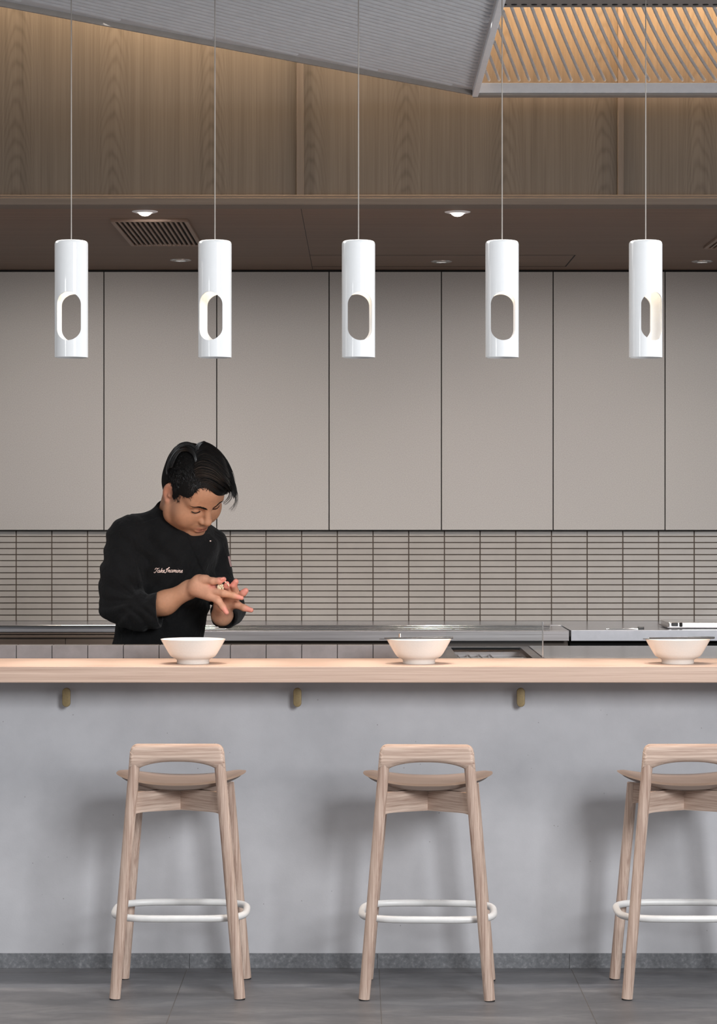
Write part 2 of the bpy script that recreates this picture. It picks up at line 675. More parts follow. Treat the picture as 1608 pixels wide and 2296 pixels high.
# ------------------------------------------------------------------ wall cabinets
edges = [-20, 233, 486, 738, 990, 1240.5, 1491.5, 1744]
labs = ['leftmost wall cabinet, cut off by the left edge, behind the first pendant',
        'beige wall cabinet directly left of and behind the chef',
        'beige wall cabinet right of the chef, between second and third pendant',
        'beige wall cabinet behind the third pendant lamp',
        'beige wall cabinet behind the fourth pendant lamp',
        'beige wall cabinet left of the fifth pendant lamp',
        'rightmost wall cabinet, cut off by the right edge']
zc0, zc1 = ZW(1188.2, YC), ZW(609.5, YC)
for n_, (a, b) in ((5, (-3.3, XW(-20, YC))), (6, (XW(1744, YC), 3.3))):
    struct(boxo('trim_%d' % n_, MT['cab'], None, a + .0022, b - .0022, YC, YC + .011, zc0, zc1, bev=.0012))
boxo_gap = boxo('trim_4', MT['gap'], None, -3.3, 3.3, YC + .012, YT, ZW(1190.5, YC), ZS)
struct(boxo_gap)
for i in range(7):
    a, b = XW(edges[i], YC), XW(edges[i + 1], YC)
    t = thing('wall_cabinet', labs[i], 'cabinet', ((a + b) / 2, YC, zc0), 'beige wall cabinets')
    boxo('door', MT['cab'], t, a + .0022, b - .0022, YC, YC + .011, zc0, zc1, bev=.0012)

# ------------------------------------------------------------------ kitchen back line
ZB = 1.121
dl = 11.74
dm = 11.23
t = thing('worktop', 'long polished steel worktop along the tiled wall, behind the chef', 'worktop', (0, 11.9, 0))
boxo('top', MT['worktop_steel'], t, -3.3, 3.3, dl, YT - .007, ZB - .031, ZB, bev=.001)
boxo('front_edge', MT['steel_bright'], t, -3.3, XW(470, dl), dl - .012, dl - .0005, ZB - .008, ZB + .001, bev=.002)
t = thing('base_cabinet', 'brown base cabinets under the worktop, left of the chef', 'cabinet', (-1.3, 11.9, 0))
boxo('body', MT['dark_wood'], t, -3.3, XW(470, dl), dl + .03, YT - .01, .0, ZB - .0315)
bm = bmesh.new()
zz = [ZB - .0315, ZW(1423, dl), ZW(1430, dl)]
add_box(bm, -3.3, XW(470, dl), dl + .005, dl + .029, zz[1] + .002, zz[0], bev=.001)
obj('rail_panel', bm, MT['dark_wood'], t)
boxo('shelf_edge', MT['dark_wood'], t, -3.3, XW(470, dl), dl + .002, dl + .029, zz[2], zz[1] - .002, bev=.001)
x = -3.3
while x < XW(470, dl) - .01:
    x2 = min(x + .33, XW(470, dl))
    d0 = boxo('drawer_front', MT['dark_wood'], t, x + .001, x2 - .001, dl + .012, dl + .029, .7, zz[2] - .003, bev=.001)
    x = x2

zlip = ZW(1414, dm)
zbot = ZW(1437, dm)
t = thing('steel_bench', 'low steel bench with rolled bright edge, behind the first two bowls', 'bench', (0, dm + .2, 0))
xa, xb, xc = XW(440, dm), XW(1276, dm), XW(1280, dm)
boxo('top', MT['worktop_steel'], t, xa, xb, dm + .002, dl - .014, ZB - .03, zlip, bev=.001)
boxo('front_panel', MT['steel'], t, xa, xb, dm - .012, dm, zbot, zlip, bev=.002)
boxo('plinth', MT['dark_wood'], t, xa, xb, dm + .05, dl - .01, 0, ZB - .032)
for k, (py, r) in enumerate(((1403.5, .0036), (1407.2, .0032), (1411.2, .0036))):
    bm = bmesh.new()
    z = ZW(py, dm - .01)
    add_tube(bm, [(xa, dm - .006 + k * .0, z), (XW(1233, dm), dm - .006, z)], r * 1.0, seg=12)
    obj('edge_bar', bm, MT['steel_bright'], t)
for px in (455, 700, 960, 1225):
    boxo('edge_bracket', MT['steel'], t, XW(px, dm), XW(px, dm) + .006, dm - .004, dm + .006, zlip - .002, ZW(1402, dm), bev=.001)
t = thing('steel_bench', 'brightly reflecting steel bench behind the third bowl, right of the narrow gap', 'bench', (1.3, dm + .2, 0))
boxo('top', MT['worktop_steel'], t, xc, 3.3, dm + .002, dl - .002, ZB - .03, ZB, bev=.001)
boxo('front_panel', MT['steel_lit'], t, xc, 3.3, dm - .012, dm, zbot, ZB + .001, bev=.002)
boxo('plinth', MT['gap'], t, xc, 3.3, dm + .05, dl - .01, 0, ZB - .032)

# knife and steel box on the right bench
t = thing('kitchen_knife', 'knife with bright blade lying on the right steel bench', 'knife', (XW(1400, dm + .06), dm + .06, ZB))
bm = bmesh.new()
y = dm + .06
add_prism(bm, [(XW(1358, y), y - .012), (XW(1366, y), y - .018), (XW(1430, y), y - .018), (XW(1430, y), y + .012), (XW(1364, y), y + .006)], ZB, ZB + .006, axis='Z', bev=.001)
obj('blade', bm, MT['steel_bright'], t)
boxo('handle', MT['black_lacquer'], t, XW(1430, y), XW(1444, y), y - .014, y + .008, ZB, ZB + .013, bev=.003)
y0 = dm + .12
t = thing('steel_box', 'shiny steel box with dark latch on the worktop, cut off by right edge', 'box', (XW(1560, y0), y0, ZB + .001))
zbx = ZW(1395, y0)
boxo('body', MT['steel_bright'], t, XW(1500, y0), XW(1680, y0), y0, y0 + .3, ZB + .0012, zbx, bev=.003)
boxo('rim', MT['steel'], t, XW(1496, y0), XW(1684, y0), y0 - .008, y0 + .3, ZW(1408, y0), ZW(1405.5, y0), bev=.001)
boxo('latch', MT['black_lacquer'], t, XW(1506, y0), XW(1520, y0), y0 - .012, y0 + .001, ZW(1404, y0), zbx - .002, bev=.002)
boxo('hinge_post', MT['gap'], t, XW(1524, y0), XW(1530, y0), y0 - .012, y0 + .001, ZW(1405, y0), zbx - .002, bev=.002)

# ------------------------------------------------------------------ the counter
ZT = ZW(1494, 9.1)
t = thing('counter', 'long pale wooden counter slab carrying the three bowls', 'counter', (0, 9.35, ZT - .056))
bm = bmesh.new()
add_box(bm, XL, XR, 9.1, 9.598, ZT - .0575, ZT, bev=.003)
obj('slab', bm, MT['counter_wood'], t)
zu = ZW(1446, 9.62)
X9 = XW(985, 9.62)
t = thing('tiled_upstand', 'low row of polished grey tiles along the back of the wooden counter', 'upstand', (-.6, 9.63, ZT - .06))
boxo('core', MT['gap'], t, XL, X9, 9.602, 9.655, 1.0, zu - .002)
k = -12
bm = bmesh.new()
while True:
    a, b = XW(36.5 + 80 * k, 9.6), XW(36.5 + 80 * (k + 1), 9.6)
    if a > X9 - .02:
        break
    b = min(b, X9)
    add_box(bm, a + .001, b - .001, 9.599, 9.66, 1.02, zu, bev=.002)
    k += 1
obj('tiles', bm, MT['upstand_tile'], t)

# steel working top at the right, flush with the wood, with a sunk tray
dk = 10.52
x_t0, x_t1 = XW(1000, 9.9), XW(1172, 10.4)
t = thing('service_worktop', 'steel service worktop with a sunk tray, between the middle and right bowls', 'worktop', (1.2, 10.0, 0))
bm = bmesh.new()
zt0 = ZT - .004
xa_, xb_ = X9 + .001, XW(1185, 10.5)
ty0, ty1, tx0, tx1 = 9.70, 10.46, .37, .648
add_box(bm, xa_, tx0, 9.601, dk, zt0 - .02, zt0, bev=.001)
add_box(bm, tx1, xb_, 9.601, dk, zt0 - .02, zt0, bev=.001)
add_box(bm, tx0, tx1, 9.601, ty0, zt0 - .02, zt0, bev=.001)
add_box(bm, tx0, tx1, ty1, dk, zt0 - .02, zt0, bev=.001)
obj('top', bm, MT['steel'], t)
bm = bmesh.new()
add_box(bm, tx0, tx1, ty0, ty1, zt0 - .05, zt0 - .045)
add_box(bm, tx0 - .003, tx0, ty0, ty1, zt0 - .05, zt0 - .001)
add_box(bm, tx1, tx1 + .003, ty0, ty1, zt0 - .05, zt0 - .001)
add_box(bm, tx0, tx1, ty1, ty1 + .003, zt0 - .05, zt0 - .001)
add_box(bm, tx0, tx1, ty0 - .003, ty0, zt0 - .05, zt0 - .001)
obj('sunk_tray', bm, MT['steel'], t)
bm = bmesh.new()
for px in (1030, 1055, 1080, 1105):
    X = XW(px, 10.2)
    add_tube(bm, [(X, ty0 + .02, zt0 - .03), (X, ty1 - .02, zt0 - .03)], .004, 8)
add_tube(bm, [(tx0, 10.2, zt0 - .03), (tx1, 10.2, zt0 - .03)], .004, 8)
obj('wire_rack', bm, MT['chrome'], t)
bm = bmesh.new()
add_box(bm, xb_ + .003, 3.2, 9.601, dk, zt0 - .02, zt0 + .003, bev=.001)
obj('cover_plate', bm, MT['worktop_steel'], t)
boxo('carcass', MT['steel'], t, X9 + .004, 3.2, 9.62, dk - .05, 0, zt0 - .055)

# glass screen standing on the service worktop
t = thing('glass_screen', 'clear glass screen standing behind the middle bowl, its edge a thin line', 'glass', (.55, 9.68, ZT))
boxo('pane', MT['glass'], t, XW(1000, 9.65), XW(1217, 9.65), 9.645, 9.650, zt0 + .001, ZW(1394, 9.65))
boxo('edge_profile', MT['chrome'], t, XW(1215.6, 9.65), XW(1218.4, 9.65), 9.643, 9.652, zt0, ZW(1394, 9.65), bev=.0006)

yp = 9.72
mp_ = boxo('metal_post', MT['steel_bright'], bpy.data.objects['tiled_upstand'], XW(893, 9.66), XW(899, 9.66), 9.660, 9.670, 1.04, ZW(1420, 9.66), bev=.002)
mp_['label'] = 'thin bright steel post behind the middle bowl'

# brass hooks
for px, lab in ((149, 'brass pill-shaped hook on the counter wall, upper left of the left stool'),
                (667, 'brass pill-shaped hook on the counter wall, between left and middle stool'),
                (1168, 'brass pill-shaped hook on the counter wall, between middle and right stool')):
    d = 9.29
    X, Z = XW(px, d), ZW(1563.5, d)
    t = thing('bag_hook', lab, 'hook', (X, YW, Z), 'brass hooks under the counter')
    bm = bmesh.new()
    r = .0145
    pl = [(X + r * math.cos(a), Z + .0195 + r * math.sin(a)) for a in [PI * i / 16 for i in range(17)]] + \
         [(X + r * math.cos(a), Z - .0195 + r * math.sin(a)) for a in [PI + PI * i / 16 for i in range(17)]]
    add_prism(bm, pl, 9.283, 9.295, bev=.0018)
    obj('plate', bm, MT['brass'], t)
    bm = bmesh.new()
    add_tube(bm, [(X, 9.29, Z), (X, YW + .001, Z)], .008, 16)
    obj('stem', bm, MT['brass'], t)

# ------------------------------------------------------------------ bowls and chopsticks
def bowl(px, py_base, label):
    d = 9.262
    X = XW(px, d)
    z0 = ZT + .0005
    t = tag(None or bpy.data.objects.new('bowl', None), label, 'bowl', 'cream noodle bowls on the counter')
    bpy.data.objects.remove(t)
    R, RF, H = .1145, .0575, ZW(1432.5, d) - z0
    prof = [(0, z0 + .012), (RF - .005, z0 + .012), (RF - .004, z0), (RF - .001, z0), (RF, z0 + .002), (RF, z0 + .0135), (RF + .004, z0 + .0165),
            (.070, z0 + .0205), (.079, z0 + .0265), (.0855, z0 + .035), (.094, z0 + .049), (.1045, z0 + .067), (R, z0 + H - .002), (R + .0006, z0 + H - .0006), (R - .001, z0 + H),
            (R - .003, z0 + H - .001), (.1005, z0 + .067), (.090, z0 + .049), (.0805, z0 + .0355), (.066, z0 + .0245), (.04, z0 + .019), (0, z0 + .018)]
    bm = bmesh.new()
    add_lathe(bm, prof, X, d, 72)
    o = obj('bowl', bm, MT['bowl'], None, angle=60)
    tag(o, label, 'bowl', 'cream noodle bowls on the counter')
    return X, d, z0 + H


b1 = bowl(433, 1490, 'cream bowl without chopsticks, on the counter in front of the chef')
b2 = bowl(939.5, 1490, 'cream bowl with chopsticks in the middle of the counter')
b3 = bowl(1520, 1486, 'cream bowl with chopsticks at the right end of the counter')


def chop(bw, pxa, pxb, ya, yb, lab):
    X, d, z = bw
    A = Vector((XW(pxa, d + ya), d + ya, z + .0018))
    B = Vector((XW(pxb, d + yb), d + yb, z + .0042))
    bm = bmesh.new()
    n = 10
    add_tube(bm, [A.lerp(B, i / n) for i in range(n + 1)], [.0016 + .0023 * i / n for i in range(n)] + [.0030], 12)
    o = obj('chopstick', bm, MT['black_lacquer'], None)
    tag(o, lab, 'chopstick', 'black chopsticks across the bowls')


chop(b2, 851, 1016, -.045, -.005, 'front black chopstick of the pair across the middle bowl')
chop(b2, 862, 1016, .03, .012, 'rear black chopstick of the pair across the middle bowl')
chop(b3, 1442, 1602, -.04, -.012, 'front black chopstick of the pair across the right bowl')
chop(b3, 1456, 1603, .035, .008, 'rear black chopstick of the pair across the right bowl')

# ------------------------------------------------------------------ stools
def hx(z):
    return .2095 - .085 * z


st = thing('bar_stool', 'left pale ash bar stool with white footring, standing below the chef', 'stool', (0, 0, 0), 'ash bar stools along the counter')
LR = .0187
for s in (-1, 1):
    bm = bmesh.new()
    zs = [.004, .2, .4, .6, .74, .80, .825]
    add_tube(bm, [(s * hx(z), -.19 - .012 * z, z) for z in zs], [LR] * 6 + [LR * .95], 24)
    l = obj('leg', bm, MT['stool_wood'], st, world=False)
    bm = bmesh.new()
    add_tube(bm, [(s * hx(0), -.19, 0), (s * hx(0), -.19, .006)], LR * .93, 20)
    obj('foot_pad', bm, MT['glides'], l, world=False)
for s in (-1, 1):
    bm = bmesh.new()
    zs = [.004, .2, .4, .6, .69]
    add_tube(bm, [(s * (hx(z) + .004), .195 - .06 * z, z) for z in zs], LR, 24)
    l = obj('leg', bm, MT['stool_wood'], st, world=False)
    bm = bmesh.new()
    add_tube(bm, [(s * (hx(0) + .004), .195, 0), (s * (hx(0) + .004), .195, .006)], LR * .93, 20)
    obj('foot_pad', bm, MT['glides'], l, world=False)
# top rail with its arched underside and rounded shoulders
bm = bmesh.new()
pl = []
oh = lambda z: hx(z) + LR          # outer silhouette
ih = lambda z: hx(z) - LR
zt_ = .856
zl = .775
out = [(oh(zl) - .0005, zl), (oh(.80), .80), (oh(.83), .83)]
cr = .026
xc_, zc_ = oh(zt_) - cr + .001, zt_ - cr
out += [(xc_ + cr * math.cos(a), zc_ + cr * math.sin(a)) for a in [PI / 2 * i / 8 for i in range(9)]]
right = out
left = [(-x, z) for x, z in right[::-1]]
arch = []
hw = ih(zl)
for i in range(33):
    u = -1 + 2 * i / 32
    au = abs(u)
    arch.append((u * hw, zl + (.796 - zl) * (1 - au ** 2.5) ** .85))
poly = right + left + arch
add_prism(bm, poly, -.2 - LR * .98, -.2 + LR * .98, bev=.0160, seg=6)
obj('top_rail', bm, MT['stool_wood_x'], st, world=False)
# cross frame under the seat: two boards with their own straight grain
for sg in (1, -1):
    bm = bmesh.new()
    A, B = Vector((-.158 * sg, -.196)), Vector((.158 * sg, .158))
    L_ = (B - A).length
    N = 30
    vs = []
    for i in range(N + 1):
        u = i / N
        e = min(u, 1 - u) * 2
        zb = .614 + .012 * (1 - math.exp(-e * 14)) - .010 * e
        if e < .02:
            zb = .608
        x = (u - .5) * L_
        vs.append([bm.verts.new((x, .011, zb)), bm.verts.new((x, .011, .692)), bm.verts.new((x, -.011, .692)), bm.verts.new((x, -.011, zb))])
    for q, r in zip(vs, vs[1:]):
        for k in range(4):
            bm.faces.new((q[k], q[(k + 1) % 4], r[(k + 1) % 4], r[k]))
    bm.faces.new(vs[0])
    bm.faces.new(vs[-1][::-1])
    o = obj('cross_beam', bm, MT['stool_wood_x'], st, world=False)
    o.location = ((A.x + B.x) / 2, (A.y + B.y) / 2, 0)
    o.rotation_euler = (0, 0, math.atan2(B.y - A.y, B.x - A.x))
# dished seat
bm = bmesh.new()
nu, nv_ = 56, 14
hw, hd, yc = .2206, .172, .012
rows_t = []
grid_t, grid_b = [], []
NR = 14
NA = 96
def seat_z(x, y):
    a = abs(x) / hw
    return .7145 + .034 * a ** 2.4 + .004 * ((y - yc) / hd) ** 2
prev_t = prev_b = None
ct = bm.verts.new((0, yc, seat_z(0, yc)))
cb = bm.verts.new((0, yc, seat_z(0, yc) - .022))
for j in range(1, NR + 1):
    rr = j / NR
    rt, rb = [], []
    for k in range(NA):
        a = 2 * PI * k / NA
        ca, sa = math.cos(a), math.sin(a)
        n_ = 2.9
        q = (abs(ca) ** n_ + abs(sa) ** n_) ** (-1 / n_)
        x, y = hw * ca * q * rr, yc + hd * sa * q * rr
        edge = 0 if rr < .93 else (rr - .93) / .07
        zt2 = seat_z(x, y) - .007 * edge ** 1.5
        thk = .024 - .014 * (abs(x) / hw) ** 2
        zb2 = seat_z(x, y) - thk + .003 * edge ** 2
        rt.append(bm.verts.new((x, y, zt2)))
        ins = 1 - .03 * edge
        rb.append(bm.verts.new((x * ins, yc + (y - yc) * ins, zb2)))
    for k in range(NA):
        k2 = (k + 1) % NA
        if prev_t is None:
            bm.faces.new((ct, rt[k], rt[k2]))
            bm.faces.new((cb, rb[k2], rb[k]))
        else:
            bm.faces.new((prev_t[k], rt[k], rt[k2], prev_t[k2]))
            bm.faces.new((prev_b[k], prev_b[k2], rb[k2], rb[k]))
    prev_t, prev_b = rt, rb
for k in range(NA):
    k2 = (k + 1) % NA
    bm.faces.new((prev_t[k], prev_b[k], prev_b[k2], prev_t[k2]))
obj('seat', bm, MT['shaded_seat_wood'], st, world=False, angle=35)
# white footring
bm = bmesh.new()
pts = []
hwR, y0R, y1R = .2235, -.158, .152
ycR, hdR = (y0R + y1R) / 2, (y1R - y0R) / 2
for k in range(96):
    a = 2 * PI * k / 96
    n_ = 3.6
    ca, sa = math.cos(a), math.sin(a)
    q = (abs(ca) ** n_ + abs(sa) ** n_) ** (-1 / n_)
    y = ycR + hdR * sa * q
    pts.append((hwR * ca * q, y, .2645 + .010 * (y - y0R) / (y1R - y0R)))
add_tube(bm, pts, .0121, 16, closed=True)
ring = obj('footring', bm, MT['white_metal'], st, world=False)
for s in (-1, 1):
    bm = bmesh.new()
    add_tube(bm, [(s * .176, y1R - .0127, .2745), (s * .176, y1R - .010, .2745)], .004, 12)
    obj('screw', bm, MT['screw'], ring, world=False)

spots = [(-.606, 8.915, 0, None),
         (.2365, 8.893, -.045, 'middle pale ash bar stool with white footring, standing below the middle bowl'),
         (1.107, 8.91, 0, 'right pale ash bar stool with white footring, cut off by the right edge')]
for i, (x, y, rz, lab) in enumerate(spots):
    o = st if i == 0 else copy_tree(st)
    o.location = (x, y, 0)
    o.rotation_euler = (0, 0, rz)
    if lab:
        o['label'] = lab

# ------------------------------------------------------------------ pendant lamps
def apply_bool(o, cutter):
    md = o.modifiers.new('cut', 'BOOLEAN')
    md.operation = 'DIFFERENCE'
    md.solver = 'EXACT'
    md.object = cutter
    dg = bpy.context.evaluated_depsgraph_get()
    dg.update()
    me = bpy.data.meshes.new_from_object(o.evaluated_get(dg))
    o.modifiers.remove(md)
    old = o.data
    o.data = me
    bpy.data.meshes.remove(old)


DP = 7.4
RL = .0475
lamps = [(160, -6, 'leftmost white cylinder pendant lamp, its opening turned slightly left'),
         (482, -17, 'white cylinder pendant lamp hanging second from left, opening turned well to the left'),
         (804, 7, 'middle white cylinder pendant lamp, hanging at the centre of the photo'),
         (1126, 1.5, 'white cylinder pendant lamp fourth from left, opening facing straight forward'),
         (1448, 25, 'rightmost white cylinder pendant lamp, opening turned far to the right')]
PZ0, PZ1 = ZW(802, DP), ZW(540, DP)
shade_mesh = None
proto = None
for i, (px, ang, lab) in enumerate(lamps):
    X = XW(px, DP)
    if i == 0:
        t = thing('pendant_lamp', lab, 'lamp', (0, 0, 0), 'white pendant lamps')
        z0, z1 = 0.0, PZ1 - PZ0
        bm = bmesh.new()
        wl = .0032
        prof = [(RL - wl, z0), (RL - .0006, z0), (RL, z0 + .0006), (RL, z1 - .010), (RL - .0012, z1 - .0045), (RL - .004, z1 - .0015), (RL - .009, z1),
                (0.0, z1 + .0012), (0.0, z1 - wl), (RL - .01, z1 - wl), (RL - wl, z1 - .012), (RL - wl, z0)]
        # closed lathe
        seg = 96
        rings = []
        for r, z in prof[:-1]:
            rings.append([bm.verts.new((0, 0, z))] if r < 1e-6 else [bm.verts.new((r * math.cos(2 * PI * k / seg), r * math.sin(2 * PI * k / seg), z)) for k in range(seg)])
        rings.append(rings[0])
        for a, b in zip(rings, rings[1:]):
            for k in range(seg):
                k2 = (k + 1) % seg
                if len(a) == 1 and len(b) == 1:
                    continue
                if len(a) == 1:
                    bm.faces.new((a[0], b[k2], b[k]))
                elif len(b) == 1:
                    bm.faces.new((a[k], a[k2], b[0]))
                else:
                    bm.faces.new((a[k], a[k2], b[k2], b[k]))
        sh = obj('shade', bm, MT['lamp'], t, world=False, angle=38)
        bm = bmesh.new()
        hwC = .0345
        zc0_, zc1_ = (802 - 765) / F * DP, (802 - 657) / F * DP
        pl = [(hwC * math.cos(a), zc1_ - hwC + hwC * math.sin(a)) for a in [PI * k / 24 for k in range(25)]] + \
             [(hwC * math.cos(a), zc0_ + hwC + hwC * math.sin(a)) for a in [PI + PI * k / 24 for k in range(25)]]
        add_prism(bm, pl, -.1, .1)
        cut = obj('cutter', bm, MT['lamp'], None, world=False)
        apply_bool(sh, cut)
        bpy.data.objects.remove(cut)
        sh.data.polygons.foreach_set('use_smooth', [True] * len(sh.data.polygons))
        sh.data.set_sharp_from_angle(angle=math.radians(38))
        bm = bmesh.new()
        add_lathe(bm, [(0, z0 + .006), (RL - wl - .0004, z0 + .006), (RL - wl - .0004, z0 + .009), (0, z0 + .009)], 0, 0, 48)
        obj('diffuser', bm, MT['lamp'], t, world=False)
        bm = bmesh.new()
        zb = z1 - .035
        add_lathe(bm, [(0, zb - .035), (.016, zb - .028), (.022, zb - .014), (.022, zb), (.014, zb + .02), (0, zb + .021)], 0, 0, 24)
        obj('bulb', bm, MT['glow'], t, world=False)
        bm = bmesh.new()
        add_lathe(bm, [(0, zb + .021), (.013, zb + .021), (.013, z1 - .003), (0, z1 - .003)], 0, 0, 24)
        obj('socket', bm, MT['white_metal'], t, world=False)
        bm = bmesh.new()
        add_tube(bm, [(0, 0, z1), (0, 0, ZC - PZ0 - .002)], .0016, 10)
        obj('cord', bm, MT['cord'], t, world=False)
        bm = bmesh.new()
        add_lathe(bm, [(0, ZC - PZ0 - .004), (.02, ZC - PZ0 - .004), (.02, ZC - PZ0 - .0002), (0, ZC - PZ0 - .0002)], 0, 0, 24)
        obj('ceiling_rose', bm, MT['white_metal'], t, world=False)
        proto = t
    else:
        t = copy_tree(proto)
        t['label'] = lab
    t.location = (X, DP, PZ0)
    t.rotation_euler = (0, 0, math.radians(ang))
# ------------------------------------------------------------------ smooth distance-field modeller for the figure
class Field:
    def __init__(s):
        s.ops = []
        s.post = []

    def add(s, fn, c, r, k=.01, sub=False):
        s.ops.append((fn, np.array(c, float), r, k, sub))

    def ball(s, c, r, k=.01, sub=False):
        c = np.array(c, float)
        s.add(lambda P: np.linalg.norm(P - c, axis=1) - r, c, r, k, sub)

    def cone(s, a, b, ra, rb, k=.01, sub=False):
        a = np.array(a, float)
        b = np.array(b, float)
        ba = b - a
        L2 = float(ba @ ba) + 1e-12
        def fn(P):
            h = np.clip(((P - a) @ ba) / L2, 0, 1)
            return np.linalg.norm(P - a - h[:, None] * ba, axis=1) - (ra + (rb - ra) * h)
        s.add(fn, (a + b) / 2, math.sqrt(L2) / 2 + max(ra, rb), k, sub)

    def chain(s, pts, rad, k=.006, sub=False):
        for i in range(len(pts) - 1):
            s.cone(pts[i], pts[i + 1], rad[i], rad[i + 1], k, sub)

    def ell(s, c, R, rot=None, k=.01, sub=False):
        c = np.array(c, float)
        R = np.array(R, float)
        M = np.eye(3) if rot is None else np.array(rot, float)   # columns = local axes
        def fn(P):
            q = (P - c) @ M
            k0 = np.linalg.norm(q / R, axis=1)
            k1 = np.linalg.norm(q / (R * R), axis=1) + 1e-9
            return k0 * (k0 - 1) / k1
        s.add(fn, c, float(R.max()), k, sub)

    def mesh(s, h, pad=.012):
        lo = np.min([c - r for _, c, r, _, sb in s.ops if not sb], axis=0) - pad
        hi = np.max([c + r for _, c, r, _, sb in s.ops if not sb], axis=0) + pad
        B = 16
        nb = np.ceil((hi - lo) / (h * B)).astype(int)
        n = nb * B
        D = np.full(tuple(n), .05, np.float32)
        ax = [np.arange(B) * h for _ in range(3)]
        loc = np.stack(np.meshgrid(*ax, indexing='ij'), -1).reshape(-1, 3)
        br = B * h * .87
        cs = np.array([o[1] for o in s.ops])
        rs = np.array([o[2] + o[3] * 1.5 for o in s.ops])
        for bi in range(nb[0]):
            for bj in range(nb[1]):
                for bk in range(nb[2]):
                    o = lo + np.array((bi, bj, bk)) * B * h
                    cen = o + B * h / 2
                    hit = np.nonzero(np.linalg.norm(cs - cen, axis=1) < rs + br + 2 * h)[0]
                    if not len(hit) or all(s.ops[i][4] for i in hit):
                        continue
                    P = loc + o
                    # skip blocks that lie wholly outside or inside
                    d = None
                    for i in hit:
                        fn, _, _, k, sub = s.ops[i]
                        v = fn(P)
                        if d is None:
                            if sub:
                                continue
                            d = v
                        elif sub:
                            hh = np.clip(.5 - .5 * (d + v) / k, 0, 1)
                            d = d + (-v - d) * hh + k * hh * (1 - hh)
                        else:
                            hh = np.clip(.5 + .5 * (d - v) / k, 0, 1)
                            d = d + (v - d) * hh - k * hh * (1 - hh)
                    if d is None:
                        continue
                    for f in s.post:
                        d = f(P, d)
                    D[bi * B:(bi + 1) * B, bj * B:(bj + 1) * B, bk * B:(bk + 1) * B] = d.reshape(B, B, B)
        return surface_nets(D, lo, h)


def surface_nets(D, lo, h):
    S = D < 0
    c = S[:-1, :-1, :-1].astype(np.int8)
    for i in (0, 1):
        for j in (0, 1):
            for k in (0, 1):
                if i + j + k:
                    c = c + S[i:S.shape[0] - 1 + i, j:S.shape[1] - 1 + j, k:S.shape[2] - 1 + k]
    act = np.argwhere((c > 0) & (c < 8))
    idx = np.full(c.shape, -1, np.int32)
    idx[act[:, 0], act[:, 1], act[:, 2]] = np.arange(len(act))
    acc = np.zeros((len(act), 3))
    cnt = np.zeros(len(act))
    corners = [(i, j, k) for i in (0, 1) for j in (0, 1) for k in (0, 1)]
    for a in corners:
        for axis in range(3):
            if a[axis]:
                continue
            b = list(a)
            b[axis] = 1
            da = D[act[:, 0] + a[0], act[:, 1] + a[1], act[:, 2] + a[2]].astype(float)
            db = D[act[:, 0] + b[0], act[:, 1] + b[1], act[:, 2] + b[2]].astype(float)
            m = (da < 0) != (db < 0)
            t = np.where(m, da / np.where(m, da - db, 1), 0)
            p = np.array(a, float) + t[:, None] * (np.array(b) - np.array(a))
            acc += np.where(m[:, None], p, 0)
            cnt += m
    V = lo + (act + acc / cnt[:, None]) * h
    quads = []
    for axis in range(3):
        u, v = [(1, 2), (2, 0), (0, 1)][axis]
        sl0 = [slice(None)] * 3
        sl1 = [slice(None)] * 3
        sl0[axis] = slice(0, -1)
        sl1[axis] = slice(1, None)
        A, Bm = S[tuple(sl0)], S[tuple(sl1)]
        e = np.argwhere(A != Bm)
        ok = (e[:, u] > 0) & (e[:, v] > 0) & (e[:, u] < S.shape[u] - 1) & (e[:, v] < S.shape[v] - 1)
        e = e[ok]
        def g(du, dv):
            q = e.copy()
            q[:, u] -= du
            q[:, v] -= dv
            return idx[q[:, 0], q[:, 1], q[:, 2]]
        Q = np.stack([g(1, 1), g(0, 1), g(0, 0), g(1, 0)], 1)
        fl = A[e[:, 0], e[:, 1], e[:, 2]]
        Q[~fl] = Q[~fl][:, ::-1]
        quads.append(Q)
    Q = np.concatenate(quads)
    Q = Q[(Q >= 0).all(1)]
    return V, Q


def nets_obj(name, V, Q, mat, parent, colour=None):
    off = np.array(parent.location) if parent.parent is None else np.array(parent.location) + np.array(parent.parent.location)
    me = bpy.data.meshes.new(name)
    me.vertices.add(len(V))
    me.vertices.foreach_set('co', (V - off).astype(np.float32).ravel())
    me.loops.add(len(Q) * 4)
    me.polygons.add(len(Q))
    me.loops.foreach_set('vertex_index', Q.astype(np.int32).ravel())
    me.polygons.foreach_set('loop_start', np.arange(len(Q), dtype=np.int32) * 4)
    me.update(calc_edges=True)
    me.validate()
    me.polygons.foreach_set('use_smooth', [True] * len(me.polygons))
    if colour is not None:
        at = me.color_attributes.new('tone', 'FLOAT_COLOR', 'POINT')
        at.data.foreach_set('color', np.concatenate([colour, np.ones((len(V), 1))], 1).astype(np.float32).ravel())
    me.materials.append(mat)
    o = bpy.data.objects.new(name, me)
    C.objects.link(o)
    o.parent = parent
    return o


